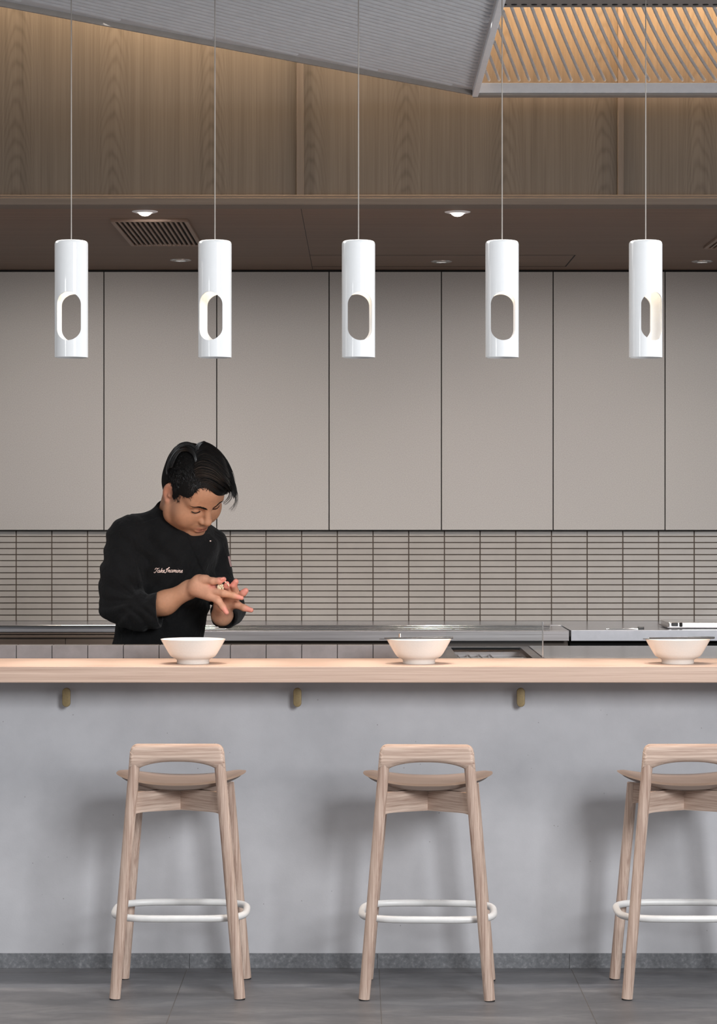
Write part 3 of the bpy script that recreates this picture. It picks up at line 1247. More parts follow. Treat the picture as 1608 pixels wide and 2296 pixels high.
# skin: blotchy tone times the face's own tints
_b = NB('skin').p(.48, 0, .4, **{'Subsurface Weight': .12, 'Subsurface Scale': .01})
_b.b.inputs['Subsurface Radius'].default_value = (1, .35, .2)
_at = _b.n('ShaderNodeAttribute', attribute_name='tone')
_v = _b.coord()
_f = _b.noise(_v, 90, 4)
_c = _b.ramp(_f, [(.3, (.94, .93, .92)), (.7, (1.05, 1.05, 1.05))])
_b.base(_b.mix(1.0, _at.outputs['Color'], _c, 'MULTIPLY'))
_b.bump(_b.noise(_v, 420, 2), .12, .001)
MT['skin'] = _b.m
_b = NB('black_chef_cotton').p(.85, 0, .25, **{'Sheen Weight': .06, 'Sheen Roughness': .5})
_v = _b.coord()
_f = _b.noise(_v, 16, 4)
_b.base(_b.ramp(_f, [(.3, lin(6, 6, 7)), (.7, lin(13, 13, 15))]))
_f2 = _b.noise(_b.coord((1, 1, 1)), 34, 4, .55, .6)
_b.bump(_b.math('ADD', _f2, _b.math('MULTIPLY', _b.noise(_v, 900, 2), .1)), .7, .008)
MT['jacket'] = _b.m
MT['hair'] = plain('black_hair', lin(13, 12, 12), .40, spec=.55, var=.3, scale=300)
MT['short_hair'] = plain('short_black_hair', lin(16, 14, 13), .8, spec=.2, var=.4, scale=600, bump=.5)
MT['thread'] = plain('pale_pink_thread', lin(242, 214, 202), .7)
MT['rice'] = plain('cooked_rice', lin(238, 222, 190), .45, var=.06, scale=300)
MT['trousers'] = plain('navy_black_trousers', lin(26, 27, 32), .85)
MT['shoe'] = plain('black_shoe_leather', lin(24, 22, 22), .4)

TD = 10.08            # distance of the chef's trunk


def V3(px, py, d):
    return np.array(W(px, py, d))


def R3(r, d=10.0):
    return r * d / F


# head frame fitted to ear, brow, nose, mouth and chin
HS = 1.372
HM = np.array([[-0.81242222, 0.5, 0.29995021], [-0.55360318, -0.5, -0.66597562], [-0.1830127, -0.70710678, 0.6830127]])
HC = V3(428.5, 1099, 9.95)


def H(x, y, z):
    return HC + HS * (HM @ np.array((x, y * (.92 if y > 0 else 1.0), z), float))


def hl(P):
    return ((P - HC) @ HM) / HS


chef = thing('person', 'person in a black chef jacket, bent over his hands, shaping rice behind the counter', 'person', (float(V3(360, 1300, TD)[0]), TD, 0))

# ---- body: head, neck, trunk, arms and hands in one skin
b = Field()
hs = HS
def hell(c, R, k=.012, sub=False):
    b.ell(H(*c), np.array(R) * hs, HM, k * hs, sub)
def hball(c, r, k=.01, sub=False):
    b.ball(H(*c), r * hs, k * hs, sub)
def hcone(a, c, ra, rb, k=.01, sub=False):
    b.cone(H(*a), H(*c), ra * hs, rb * hs, k * hs, sub)

hell((0, -.011, .045), (.068, .094, .082))
hell((0, .028, -.022), (.064, .070, .080), .03)
hell((0, .055, .052), (.058, .042, .048), .03)
for s in (-1, 1):
    hcone((s * .056, .006, -.045), (s * .050, .018, -.066), .018, .018, .03)
    hcone((s * .050, .018, -.066), (s * .014, .078, -.090), .017, .015, .03)
    hball((s * .046, .058, -.018), .022, .03)
    hball((s * .040, .062, -.042), .022, .03)
hball((0, .082, -.090), .0175, .02)
hcone((-.040, .076, .031), (.040, .076, .031), .0135, .0135, .014)
hcone((-.014, .088, .029), (.014, .088, .029), .0125, .0125, .012)
# sockets, lids
for s in (-1, 1):
    hell((s * .031, .0985, .010), (.018, .012, .0095), .012, True)
    hell((s * .0315, .0765, .010), (.0155, .0165, .0135), .004)
    hcone((s * .018, .0905, .0045), (s * .044, .083, .0055), .0022, .0018, .004)
# nose
hcone((0, .0945, .022), (0, .1165, -.016), .0074, .0098, .010)
hball((0, .1175, -.020), .0106, .006)
for s in (-1, 1):
    hell((s * .0120, .1055, -.0235), (.0078, .0110, .0080), .006)
    hball((s * .0065, .1135, -.0325), .0035, .004, True)
hell((0, .0905, -.052), (.026, .016, .020), .014)
# lips
for s in (-1, 1):
    hcone((s * .0035, .1055, -.0505), (s * .022, .0945, -.0555), .0056, .0028, .005)
hcone((-.012, .1015, -.0625), (.012, .1015, -.0625), .0066, .0066, .006)
hcone((-.021, .0985, -.0567), (.021, .0985, -.0567), .0016, .0016, .003, True)
hcone((0, .1085, -.0567), (0, .1085, -.0567), .0016, .0016, .003, True)
# ears
for s in (-1, 1):
    ec = (s * .0680, -.010, .0)
    Re = HM @ np.array([[math.cos(.35), -s * math.sin(.35), 0], [s * math.sin(.35), math.cos(.35), 0], [0, 0, 1.0]])
    b.ell(H(*ec), np.array((.0075, .0185, .0315)) * hs, Re, .006 * hs)
    b.ell(H(s * .0765, -.005, .005), np.array((.0072, .0122, .0205)) * hs, Re, .004 * hs, True)
    hball((s * .0690, .000, -.003), .0058, .005)
    hball((s * .0680, -.003, -.026), .0078, .008)
# neck and the trunk inside the jacket
nk0 = H(0, -.022, -.055)
nk1 = V3(392, 1190, 10.10)
b.cone(nk0, nk1, .056 * hs, .060 * hs, .03)
chest = V3(392, 1262, TD)
b.cone(nk1, chest, .07, .11, .05)
b.cone(chest, V3(352, 1440, TD), .115, .10, .05)
b.cone(V3(352, 1440, TD), V3(348, 1500, TD), .11, .12, .05)
RSh, REl = V3(284, 1203, 10.0), V3(268, 1352, 9.98)
RWr = V3(424, 1322, 9.84)
LSh, LEl, LWr = V3(474, 1228, 10.16), V3(520, 1368, 10.10), V3(498, 1380, 9.86)
b.cone(chest, RSh, .08, .06, .05)
b.cone(RSh, REl, .058, .048, .03)
b.cone(REl, V3(335, 1366, 9.90), .036, .036, .02)
b.cone(V3(335, 1366, 9.90), V3(366, 1353, 9.875), .036, .0410, .02)
b.cone(V3(360, 1356, 9.88), V3(372, 1351, 9.872), .0405, .0405, .01)
b.cone(V3(372, 1351, 9.872), RWr, .0405, .0325, .03)
b.cone(chest, LSh, .07, .044, .04)
b.cone(LSh, LEl, .044, .038, .02)
b.cone(LEl, LWr, .038, .037, .02)


def finger(pts, rad, k=.004):
    b.chain([V3(*p) for p in pts], [R3(r, p[2]) for r, p in zip(rad, pts)], k)

# right hand: back of the hand, thumb along the top, two fingers reaching down, two behind the rice
b.cone(RWr, V3(447, 1312, 9.80), R3(19), R3(19.5), .02)
b.cone(V3(447, 1312, 9.80), V3(474, 1325, 9.77), R3(19), R3(15), .02)
b.cone(V3(440, 1322, 9.80), V3(472, 1337, 9.765), R3(15), R3(11.5), .02)
b.cone(V3(447, 1301, 9.795), V3(462, 1299, 9.77), R3(11), R3(10), .015)
finger([(455, 1299, 9.775), (478, 1303, 9.745), (492, 1302.5, 9.735), (502, 1299, 9.73)], [10, 7.9, 7.4, 5.6], .006)
finger([(468, 1334, 9.765), (490, 1347, 9.735), (500, 1361, 9.722), (508.5, 1374, 9.715)], [10.2, 8.0, 6.9, 5.0], .007)
finger([(472, 1325, 9.765), (502, 1330.5, 9.725), (524, 1335.5, 9.715), (542, 1341, 9.712)], [10, 7.7, 7.0, 4.8], .006)
finger([(474, 1321, 9.79), (500, 1326, 9.775), (516, 1332, 9.765), (530, 1338, 9.755)], [9, 7.2, 6.6, 5.2], .005)
finger([(468, 1332, 9.79), (484, 1346, 9.775), (494, 1356, 9.765), (500, 1366, 9.76)], [9, 6.8, 6.2, 4.8], .005)
# left hand: palm up behind, fingers curled over the rice, thumb pointing right
b.cone(LWr, V3(502, 1360, 9.83), R3(21), R3(20), .02)
b.cone(V3(500, 1358, 9.825), V3(514, 1343, 9.81), R3(19), R3(17), .02)
b.cone(V3(516, 1350, 9.82), V3(524, 1345, 9.80), R3(13), R3(12), .02)
finger([(518, 1356, 9.805), (532, 1356, 9.78), (547, 1363, 9.765), (563, 1368, 9.76)], [11, 8.2, 7.2, 5.6], .008)
finger([(524, 1340, 9.80), (537, 1336, 9.765), (546, 1329.5, 9.75), (551, 1324.5, 9.745)], [9.5, 7.6, 7.4, 6.4], .005)
finger([(517, 1336, 9.80), (528, 1325, 9.765), (524, 1312, 9.745), (529, 1304, 9.735)], [9, 7.8, 7.4, 6.3], .004)
finger([(508, 1334, 9.80), (512, 1322, 9.77), (508, 1314, 9.745), (509, 1309, 9.735)], [9, 7.4, 7.0, 5.8], .004)
finger([(497, 1338, 9.80), (490, 1326, 9.785), (484, 1319, 9.77), (481, 1316, 9.765)], [8, 6.8, 6.4, 5.6], .004)
# nails
for (p, q, r) in (((496, 1298.6, 9.7235), (501.5, 1297.2, 9.722), 3.4),):
    b.cone(V3(*p), V3(*q), R3(r), R3(r), .0012)
Vb, Qb = b.mesh(.0022)

# tones of the skin: lips, lids, cheeks, ears, finger ends; painted shade between the lips
q = hl(Vb)
col = np.tile(np.array(lin(188, 138, 108)), (len(Vb), 1))
def tint(mask, c):
    global col
    m = np.clip(mask, 0, 1)[:, None]
    col = col * (1 - m) + np.array(c) * m
def blob(c, R, soft=1.0):
    d = np.linalg.norm((q - np.array(c)) / np.array(R), axis=1)
    return np.clip((1.25 - d) / (.5 * soft), 0, 1)
headm = q[:, 2] > -.16
def near(p, r):
    return np.clip((r - np.linalg.norm(Vb - p, axis=1)) / (r * .6), 0, 1)
hand = np.maximum(near(V3(480, 1325, 9.77), .16), near(V3(515, 1340, 9.79), .15))
tint(hand * .8, lin(208, 156, 130))
tint(near(RWr, .05) * .3, lin(214, 170, 140))
tint(near(LWr, .045) * .8, lin(200, 168, 138))
for p in ((508, 1374, 9.715), (542, 1341, 9.712), (563, 1368, 9.76), (551, 1324, 9.745), (529, 1304, 9.735), (509, 1309, 9.735), (481, 1316, 9.765), (502, 1299, 9.73)):
    tint(near(V3(*p), .032) * .75, lin(226, 146, 134))
tint(blob((0, .10, -.0525), (.023, .03, .0045)) * .7, lin(168, 104, 88))
tint(blob((0, .10, -.063), (.018, .03, .006)) * .7, lin(186, 116, 100))
tint(blob((0, .10, -.0567), (.020, .02, .0011), .6) * .9, lin(96, 52, 44))  # dark line painted into the mouth crease as its shade
tint(blob((0, .10, -.041), (.024, .03, .006)) * .45, lin(128, 98, 82))      # faint moustache
tint(blob((0, .09, -.085), (.022, .03, .010)) * .25, lin(140, 108, 90))     # faint beard shade on the chin
for s in (-1, 1):
    tint(blob((s * .031, .09, .0195), (.019, .03, .0035)) * .35, lin(140, 94, 74))
    tint(blob((s * .070, -.008, 0), (.012, .022, .036)) * .45, lin(220, 150, 128))
    tint(blob((s * .064, .012, .012), (.014, .014, .03)) * .5, lin(96, 76, 64))   # cropped sideburn
bod = nets_obj('body', Vb, Qb, MT['skin'], chef, col)

# ---- jacket
j = Field()
def cj(a, c, ra, rb, k=.03):
    j.cone(V3(*a), V3(*c), R3(ra, a[2]), R3(rb, c[2]), k)
def ej(c, rx, ry, rz, k=.05):
    j.ell(V3(*c), (R3(rx), ry, R3(rz)), None, k)
ej((390, 1238, TD), 104, .165, 82)
ej((384, 1300, TD), 100, .16, 90)
ej((362, 1390, TD), 102, .15, 90, .06)
ej((349, 1470, TD), 103, .15, 80, .06)
cj((300, 1196, 10.02), (392, 1178, 10.09), 42, 44, .05)
cj((392, 1182, 10.09), (470, 1222, 10.15), 44, 37, .05)
# right sleeve
cj((283, 1208, 9.98), (272, 1290, 9.95), 45, 45, .04)
cj((272, 1290, 9.95), (268, 1352, 9.95), 45, 43, .03)
cj((268, 1354, 9.95), (312, 1372, 9.90), 43, 41, .03)
cj((306, 1370, 9.905), (352, 1370, 9.868), 42, 40, .02)
# left sleeve
cj((474, 1226, 10.14), (486, 1290, 10.13), 35, 33, .03)
cj((486, 1290, 10.13), (516, 1362, 10.06), 33, 32, .03)
cj((520, 1368, 10.05), (502, 1378, 9.93), 30, 31, .02)
# stand collar
cdir = (nk0 - nk1) / np.linalg.norm(nk0 - nk1)
col0 = nk1 + cdir * .005
j.cone(nk1 - cdir * .03, nk1 + cdir * .082, .098, .093, .02)
ct_ = nk1 + cdir * .082
j.ell(ct_ + cdir * .075, (.11, .11, .07), None, .003, True)
# cuffs are open tubes
cw = V3(352, 1371, 9.865)
cax = (V3(424, 1330, 9.84) - V3(310, 1372, 9.90))
cax /= np.linalg.norm(cax)
# flat cut across the right cuff
def cut_plane(P, d):
    # right cuff: everything past the cuff line and close to the sleeve is removed
    n = np.array((.985, -.12, .10)); n /= np.linalg.norm(n)
    o = V3(357, 1369.5, 9.865)
    s1 = (P - o) @ n
    box = np.linalg.norm(P - (o + n * .05), axis=1) - .085
    cutter = np.maximum(-s1, box)
    d = np.maximum(d, -cutter)
    # hollow of the right cuff
    r = P - o
    rad = np.linalg.norm(r - (r @ n)[:, None] * n, axis=1)
    hol = np.maximum(rad - R3(31), np.maximum(-(s1 + .014), s1 - .03))
    d = np.maximum(d, -hol)
    # left cuff
    n2 = np.array((-.22, -.93, .28)); n2 /= np.linalg.norm(n2)
    o2 = V3(498, 1379, 9.885)
    s2 = (P - o2) @ n2
    r2 = P - o2
    rad2 = np.linalg.norm(r2 - (r2 @ n2)[:, None] * n2, axis=1)
    d = np.maximum(d, -np.maximum(np.maximum(rad2 - R3(60), -s2), s2 - .12))
    d = np.maximum(d, -np.maximum(rad2 - R3(25), np.maximum(-(s2 + .04), s2 - .1)))
    return d
def folds(P, d):
    # creases of the cloth: bent elbow, sleeves and the drag lines of the chest
    e1 = np.array(V3(268, 1348, 9.93))
    r = np.linalg.norm(P - e1, axis=1)
    ang = np.arctan2(P[:, 2] - e1[2] - .0, P[:, 0] - (e1[0] + .09))
    w1 = np.exp(-(r / .12) ** 2)
    rc = np.hypot(P[:, 2] - e1[2], P[:, 0] - (e1[0] + .09))
    w1 = w1 * (1 - np.exp(-(rc / .055) ** 2))
    d = d - w1 * .0105 * np.maximum(np.sin(ang * 11 + r * 16), -.4)
    e2 = np.array(V3(330, 1378, 9.88))
    r2 = np.linalg.norm(P - e2, axis=1)
    d = d - np.exp(-(r2 / .075) ** 2) * .0075 * np.sin(P[:, 0] * 120 + P[:, 2] * 90 + 2 * np.sin(P[:, 2] * 40))
    e3 = np.array(V3(275, 1250, 9.95))
    r3 = np.linalg.norm(P - e3, axis=1)
    d = d - np.exp(-(r3 / .13) ** 2) * .0052 * np.sin(P[:, 2] * 85 + P[:, 0] * 70)
    e4 = np.array(V3(410, 1310, 9.93))
    r4 = np.linalg.norm((P - e4) * np.array((1, .5, 1)), axis=1)
    d = d - np.exp(-(r4 / .16) ** 2) * .0075 * np.sin(P[:, 0] * 75 - P[:, 2] * 60 + 1.5 * np.sin(P[:, 2] * 22))
    e5 = np.array(V3(505, 1330, 10.06))
    r5 = np.linalg.norm(P - e5, axis=1)
    d = d - np.exp(-(r5 / .09) ** 2) * .0045 * np.sin(P[:, 2] * 130 + P[:, 0] * 50)
    e6 = np.array(V3(345, 1215, 9.95))
    r6 = np.linalg.norm((P - e6) * np.array((1, .4, 1)), axis=1)
    d = d - np.exp(-(r6 / .12) ** 2) * .0050 * np.sin(P[:, 0] * 60 + P[:, 2] * 38 + 1.2 * np.sin(P[:, 2] * 30))
    e7 = np.array(V3(455, 1245, 9.97))
    r7 = np.linalg.norm((P - e7) * np.array((1, .4, 1)), axis=1)
    d = d - np.exp(-(r7 / .10) ** 2) * .0050 * np.sin(P[:, 0] * 80 - P[:, 2] * 45)
    # yoke seam over the shoulder
    ys = np.abs((P[:, 2] - V3(330, 1168, TD)[2]) - (P[:, 0] - V3(330, 1168, TD)[0]) * .34)
    d = d + np.where((P[:, 0] < V3(372, 1168, TD)[0]) & (P[:, 0] > V3(275, 1168, TD)[0]), .0026 * np.exp(-(ys / .0035) ** 2), 0)
    # raised facing of the double-breasted front and shoulder seam
    sx = (P[:, 0] - V3(430, 1210, TD)[0]) + (P[:, 2] - V3(430, 1210, TD)[2]) * .42
    front = (P[:, 1] < TD - .05) & (P[:, 2] < V3(0, 1195, TD)[2])
    d = d - np.where(front, .0045 / (1 + np.exp(-sx * 900)), 0)
    # armhole seam of the right sleeve
    ss = np.abs((P[:, 0] - V3(300, 1180, TD)[0]) - (P[:, 2] - V3(300, 1180, TD)[2]) * -.22)
    d = d + np.where((P[:, 2] > V3(0, 1300, TD)[2]) & (P[:, 1] < TD + .05), .0025 * np.exp(-(ss / .004) ** 2), 0)
    return d
j.post += [folds, cut_plane]
Vj, Qj = j.mesh(.0028)
jk = nets_obj('jacket', Vj, Qj, MT['jacket'], chef)
bvh = BVHTree.FromPolygons([Vector(v) for v in Vj], [tuple(int(i) for i in qd) for qd in Qj])


def on_jacket(px, py, lift=.0012):
    o = Vector((0, 0, EYE))
    dr_ = (W(px, py, 10) - o).normalized()
    hit = bvh.ray_cast(o, dr_)
    return hit[0] + hit[1] * lift


# stitched name on the chest: joined-up slanting script
GL = {
    'T': [[(.05, .12), (-.02, .02), (.12, -.04), (.28, .10), (.42, .45), (.50, .80), (.56, .98)], [(.05, .62), (.02, .82), (.18, 1.0), (.45, .93), (.70, .92), (.86, 1.04)]],
    'a': [[(.42, .50), (.22, .56), (.05, .36), (.06, .08), (.22, .02), (.38, .22), (.46, .52), (.42, .14), (.52, .02), (.64, .12)]],
    'k': [[(.0, .05), (.10, .30), (.22, .98), (.12, .02)], [(.14, .30), (.40, .56), (.42, .40), (.20, .30), (.38, .06), (.50, .02), (.60, .12)]],
    'e': [[(.02, .14), (.20, .26), (.36, .42), (.28, .56), (.10, .42), (.08, .12), (.24, .02), (.46, .16)]],
    'I': [[(.0, .10), (.12, -.06), (.32, .0), (.46, .35), (.60, .85), (.74, 1.12), (.86, 1.08), (.70, .92), (.44, .88), (.26, .70), (.30, .52)]],
    'n': [[(.02, .50), (.10, .54), (.08, .04), (.14, .34), (.32, .56), (.40, .46), (.36, .12), (.46, .02), (.58, .12)]],
    'm': [[(.02, .50), (.10, .54), (.08, .04), (.14, .34), (.28, .56), (.36, .46), (.33, .04), (.40, .34), (.55, .56), (.63, .46), (.59, .12), (.68, .02), (.80, .12)]],
    'i': [[(.02, .30), (.12, .54), (.09, .12), (.18, .02), (.30, .12)], [(.20, .84), (.215, .86)]],
}
ADV = {'T': .66, 'a': .58, 'k': .54, 'e': .42, 'I': .72, 'n': .56, 'm': .78, 'i': .28}
bm = bmesh.new()
cx_ = 0
word = 'TakeInamine'
tot = sum(ADV[c] for c in word)
for ch in word:
    for st_ in GL[ch]:
        # smooth the stroke
        pts = []
        P_ = st_
        for i in range(len(P_) - 1):
            p0 = P_[max(i - 1, 0)]; p1 = P_[i]; p2 = P_[i + 1]; p3 = P_[min(i + 2, len(P_) - 1)]
            for u in (0, .25, .5, .75):
                f = lambda a, b_, c, d_: .5 * (2 * b_ + (c - a) * u + (2 * a - 5 * b_ + 4 * c - d_) * u * u + (3 * b_ - a - 3 * c + d_) * u ** 3)
                pts.append((f(p0[0], p1[0], p2[0], p3[0]), f(p0[1], p1[1], p2[1], p3[1])))
        pts.append(P_[-1])
        big = 1.0
        loc3 = []
        for (x, y) in pts:
            xx = (cx_ + x + .25 * y) / tot
            px = 346 + 62.5 * xx
            py = 1284.0 - 10.0 * y - 1.2 * math.sin(xx * 3.14) * .4
            loc3.append(on_jacket(px, py))
        add_tube(bm, loc3, R3(.62) if ch != 'I' else R3(.75), seg=6)
    cx_ += ADV[ch]
em = obj('embroidered_name', bm, MT['thread'], jk)
em['label'] = 'pale pink stitched script name'
# little stud and the pale flag patch on the far sleeve
bm = bmesh.new()
p = on_jacket(471.5, 1213.5, .001)
add_lathe(bm, [(0, p.z - .003), (.003, p.z - .002), (.0036, p.z), (.003, p.z + .002), (0, p.z + .003)], p.x, p.y, 14)
obj('stud', bm, MT['thread'], jk)
bm = bmesh.new()
gr = []
for i in range(9):
    row = []
    for k in range(5):
        pz = 1247 + 23 * i / 8
        base = V3(478 + (pz - 1226) * .18, pz, 10.14)
        a = math.radians(-34 + 16 * k)
        dirv = Vector((math.cos(a), math.sin(a) * 1, 0))
        hit = bvh.ray_cast(Vector(base) + dirv * .2, -dirv)
        row.append(bm.verts.new(hit[0] + dirv * .002 if hit[0] else Vector(base) + dirv * .06))
    gr.append(row)
for r0, r1 in zip(gr, gr[1:]):
    for k in range(4):
        bm.faces.new((r0[k], r0[k + 1], r1[k + 1], r1[k]))
bmesh.ops.solidify(bm, geom=list(bm.faces), thickness=.0015)
MT['patch'] = plain('pale_pink_patch', lin(236, 200, 196), .8)
sp = obj('sleeve_patch', bm, MT['patch'], jk)
sp['label'] = 'pale pink patch on the far sleeve'

# ---- trousers and shoes, below the counter edge
tr = Field()
tr.ell(V3(349, 1520, TD), (.165, .135, .13), None, .05)
for s in (-1, 1):
    hipx = float(V3(349, 1500, TD)[0]) + s * .085
    tr.cone((hipx, TD, .95), (hipx + s * .01, TD - .01, .50), .105, .078, .04)
    tr.cone((hipx + s * .01, TD - .01, .50), (hipx + s * .015, TD + .01, .11), .078, .062, .03)
Vt, Qt = tr.mesh(.009)
nets_obj('trousers', Vt, Qt, MT['trousers'], chef)
for s in (-1, 1):
    sh = Field()
    hipx = float(V3(349, 1500, TD)[0]) + s * .105
    sh.cone((hipx, TD + .05, .055), (hipx + s * .015, TD - .13, .045), .055, .042, .03)
    sh.cone((hipx, TD + .03, .06), (hipx, TD + .02, .13), .05, .052, .03)
    sh.post.append(lambda P, d: np.maximum(d, .002 - P[:, 2]))
    Vs, Qs = sh.mesh(.008)
    nets_obj('shoe', Vs, Qs, MT['shoe'], chef)

# ---- hair
SK = np.array((.0700, .0965, .0845))
SC = np.array((0, -.011, .045))
bvb = BVHTree.FromPolygons([Vector(v) for v in Vb], [tuple(int(i) for i in qd) for qd in Qb])


def shell(px, py, lift):
    """point where the sight line of a place in the photo meets the skull, lifted off it"""
    o = np.array((0, 0, EYE), float)
    d = V3(px, py, 10) - o
    d /= np.linalg.norm(d)
    lo_, ld = hl(o[None])[0], (d @ HM) / HS
    R = SK + lift
    a = ((ld / R) ** 2).sum()
    p = (lo_ - SC) / R
    bq = 2 * (p * ld / R).sum()
    c = (p * p).sum() - 1
    disc = bq * bq - 4 * a * c
    t = (-bq - math.sqrt(disc)) / (2 * a) if disc > 0 else -bq / (2 * a)
    t *= 1.0
    h_ = bvb.ray_cast(Vector(o), Vector(d))
    if h_[0] is not None:
        t = min(t, h_[3] - .0015 - lift * .35)      # never sinks into the brow
    return o + d * t


# cropped sides and back: a close cap with a shaped hairline
hc = Field()
hc.ell(H(0, .055, .052), np.array((.0615, .0455, .0515)) * hs, HM, .02)
hc.ell(H(0, -.012, .046), np.array((.0715, .0975, .0862)) * hs, HM, .01)
hc.ell(H(0, -.03, -.01), np.array((.062, .072, .06)) * hs, HM, .03 * hs)
for s in (-1, 1):
    hc.cone(H(s * .0655, .014, .03), H(s * .0625, .020, .002), .010 * hs, .0055 * hs, .01)


HLP = [(385, 1098), (390, 1112), (397, 1128), (402, 1122), (406, 1108), (416, 1112), (425, 1115), (434, 1109), (441, 1099), (452, 1093), (470, 1096), (488, 1102), (500, 1104), (530, 1100)]


def hair_edge(P):
    """signed height above the hairline (metres, positive = haired); both sides of the head follow one outline"""
    ql = hl(P)
    ml = ql.copy()
    ml[:, 0] = np.abs(ml[:, 0])
    ml[:, 0] = np.where(ql[:, 0] > -.02, ql[:, 0], ml[:, 0])
    M_ = HC + HS * (ml @ HM.T)
    px = 804 + M_[:, 0] / M_[:, 1] * F
    py = 1148 - (M_[:, 2] - EYE) / M_[:, 1] * F
    lim = np.interp(px, [p[0] for p in HLP], [p[1] for p in HLP])
    e = (lim - py) / F * M_[:, 1]
    back = (ql[:, 2] + .05 - .25 * np.clip(-.05 - ql[:, 1], 0, 1)) * hs
    r = np.where(ql[:, 1] < -.022, np.maximum(back, -.05), e)
    ear = np.linalg.norm((np.abs(ql) - np.array((.070, .0, .0))) * 0 + (np.stack([np.abs(ql[:, 0]) - .072, ql[:, 1] + .010, ql[:, 2] - .001], 1)) / np.array((.024, .0205, .0335)), axis=1)
    return np.minimum(r, (ear - 1) * .02)


def hairline(P, d):
    return np.maximum(d, -hair_edge(P) * .7 + .0012 * np.sin(P[:, 0] * 700 + P[:, 2] * 500))


hc.post.append(hairline)
Vh, Qh = hc.mesh(.0028)
drop = np.zeros(len(Vh), bool)
for i in range(len(Vh)):
    l_, n_, _, _ = bvb.find_nearest(Vector(Vh[i]))
    sd = (Vector(Vh[i]) - l_).dot(n_)
    if sd < -.007:
        drop[i] = True
    elif sd < .0028:
        Vh[i] = l_ + n_ * .0028
Qh = Qh[~drop[Qh].any(1)]
use = np.zeros(len(Vh), bool)
use[Qh.ravel()] = True
Qh = (np.cumsum(use) - 1)[Qh]
Vh = Vh[use]
cap = nets_obj('cropped_hair', Vh, Qh, MT['short_hair'], chef)

# long top hair: combed in strands away from the parting
guides = [
    # right-hand sweep, from the parting over the brow (px, py, lift in metres)
    [(436, 1003, .012), (452, 994, .016), (470, 998, .018), (490, 1012, .018), (506, 1032, .018), (516, 1052, .016)],
    [(438, 1012, .010), (458, 1001, .018), (482, 1010, .021), (504, 1032, .021), (519, 1060, .020), (526, 1082, .018)],
    [(440, 1024, .008), (460, 1013, .017), (486, 1026, .021), (508, 1050, .022), (522, 1074, .022), (528, 1098, .022)],
    [(440, 1036, .006), (460, 1026, .016), (486, 1038, .021), (508, 1062, .023), (524, 1084, .024), (530, 1108, .026)],
    [(438, 1048, .004), (456, 1040, .014), (482, 1048, .020), (504, 1070, .024), (520, 1092, .027), (526, 1118, .030)],
    [(438, 1058, .003), (454, 1052, .012), (480, 1058, .018), (502, 1076, .024), (516, 1090, .027), (526, 1106, .030)],
    [(440, 1068, .002), (456, 1064, .010), (478, 1070, .016), (498, 1082, .021), (512, 1092, .024), (520, 1102, .027)],
    [(446, 1078, .001), (460, 1074, .008), (480, 1080, .013), (496, 1090, .017), (506, 1098, .018), (512, 1106, .018)],
    [(452, 1082, .000), (466, 1086, .006), (478, 1093, .009), (488, 1103, .010), (497, 1110, .010), (505, 1107, .012)],
    [(450, 1088, .000), (458, 1089, .004), (468, 1094, .006), (478, 1102, .006), (487, 1108, .006), (494, 1110, .006)],
]
guides2 = [
    # left-hand side, brushed back and down over the crop
    [(441, 1040, .004), (436, 1022, .010), (424, 1010, .012), (408, 1010, .012), (394, 1024, .011), (384, 1046, .009)],
    [(440, 1030, .005), (432, 1012, .011), (416, 1002, .014), (400, 1006, .014), (387, 1022, .013), (378, 1050, .010)],
    [(440, 1018, .008), (430, 1003, .013), (414, 997, .016), (396, 1004, .016), (383, 1024, .014), (375, 1056, .010)],
    [(442, 1008, .010), (434, 998, .015), (418, 994, .017), (400, 1000, .018), (386, 1018, .017), (376, 1044, .014)],
]
guides3 = [
    [(446, 1012, .010), (448, 1002, .014), (452, 996, .018), (457, 993, .022), (461, 991, .024), (463, 991, .026)],
    [(436, 1012, .010), (440, 1001, .014), (446, 995, .018), (454, 992, .022), (458, 990, .024), (460, 990, .026)],
]


def bez(pts, u):
    n = len(pts) - 1
    t = u * n
    i = min(int(t), n - 1)
    f = t - i
    p = [np.array(pts[max(0, min(n, k))], float) for k in (i - 1, i, i + 1, i + 2)]
    return .5 * (2 * p[1] + (p[2] - p[0]) * f + (2 * p[0] - 5 * p[1] + 4 * p[2] - p[3]) * f * f + (3 * p[1] - p[0] - 3 * p[2] + p[3]) * f ** 3)


bm = bmesh.new()
rng = random.Random(5)


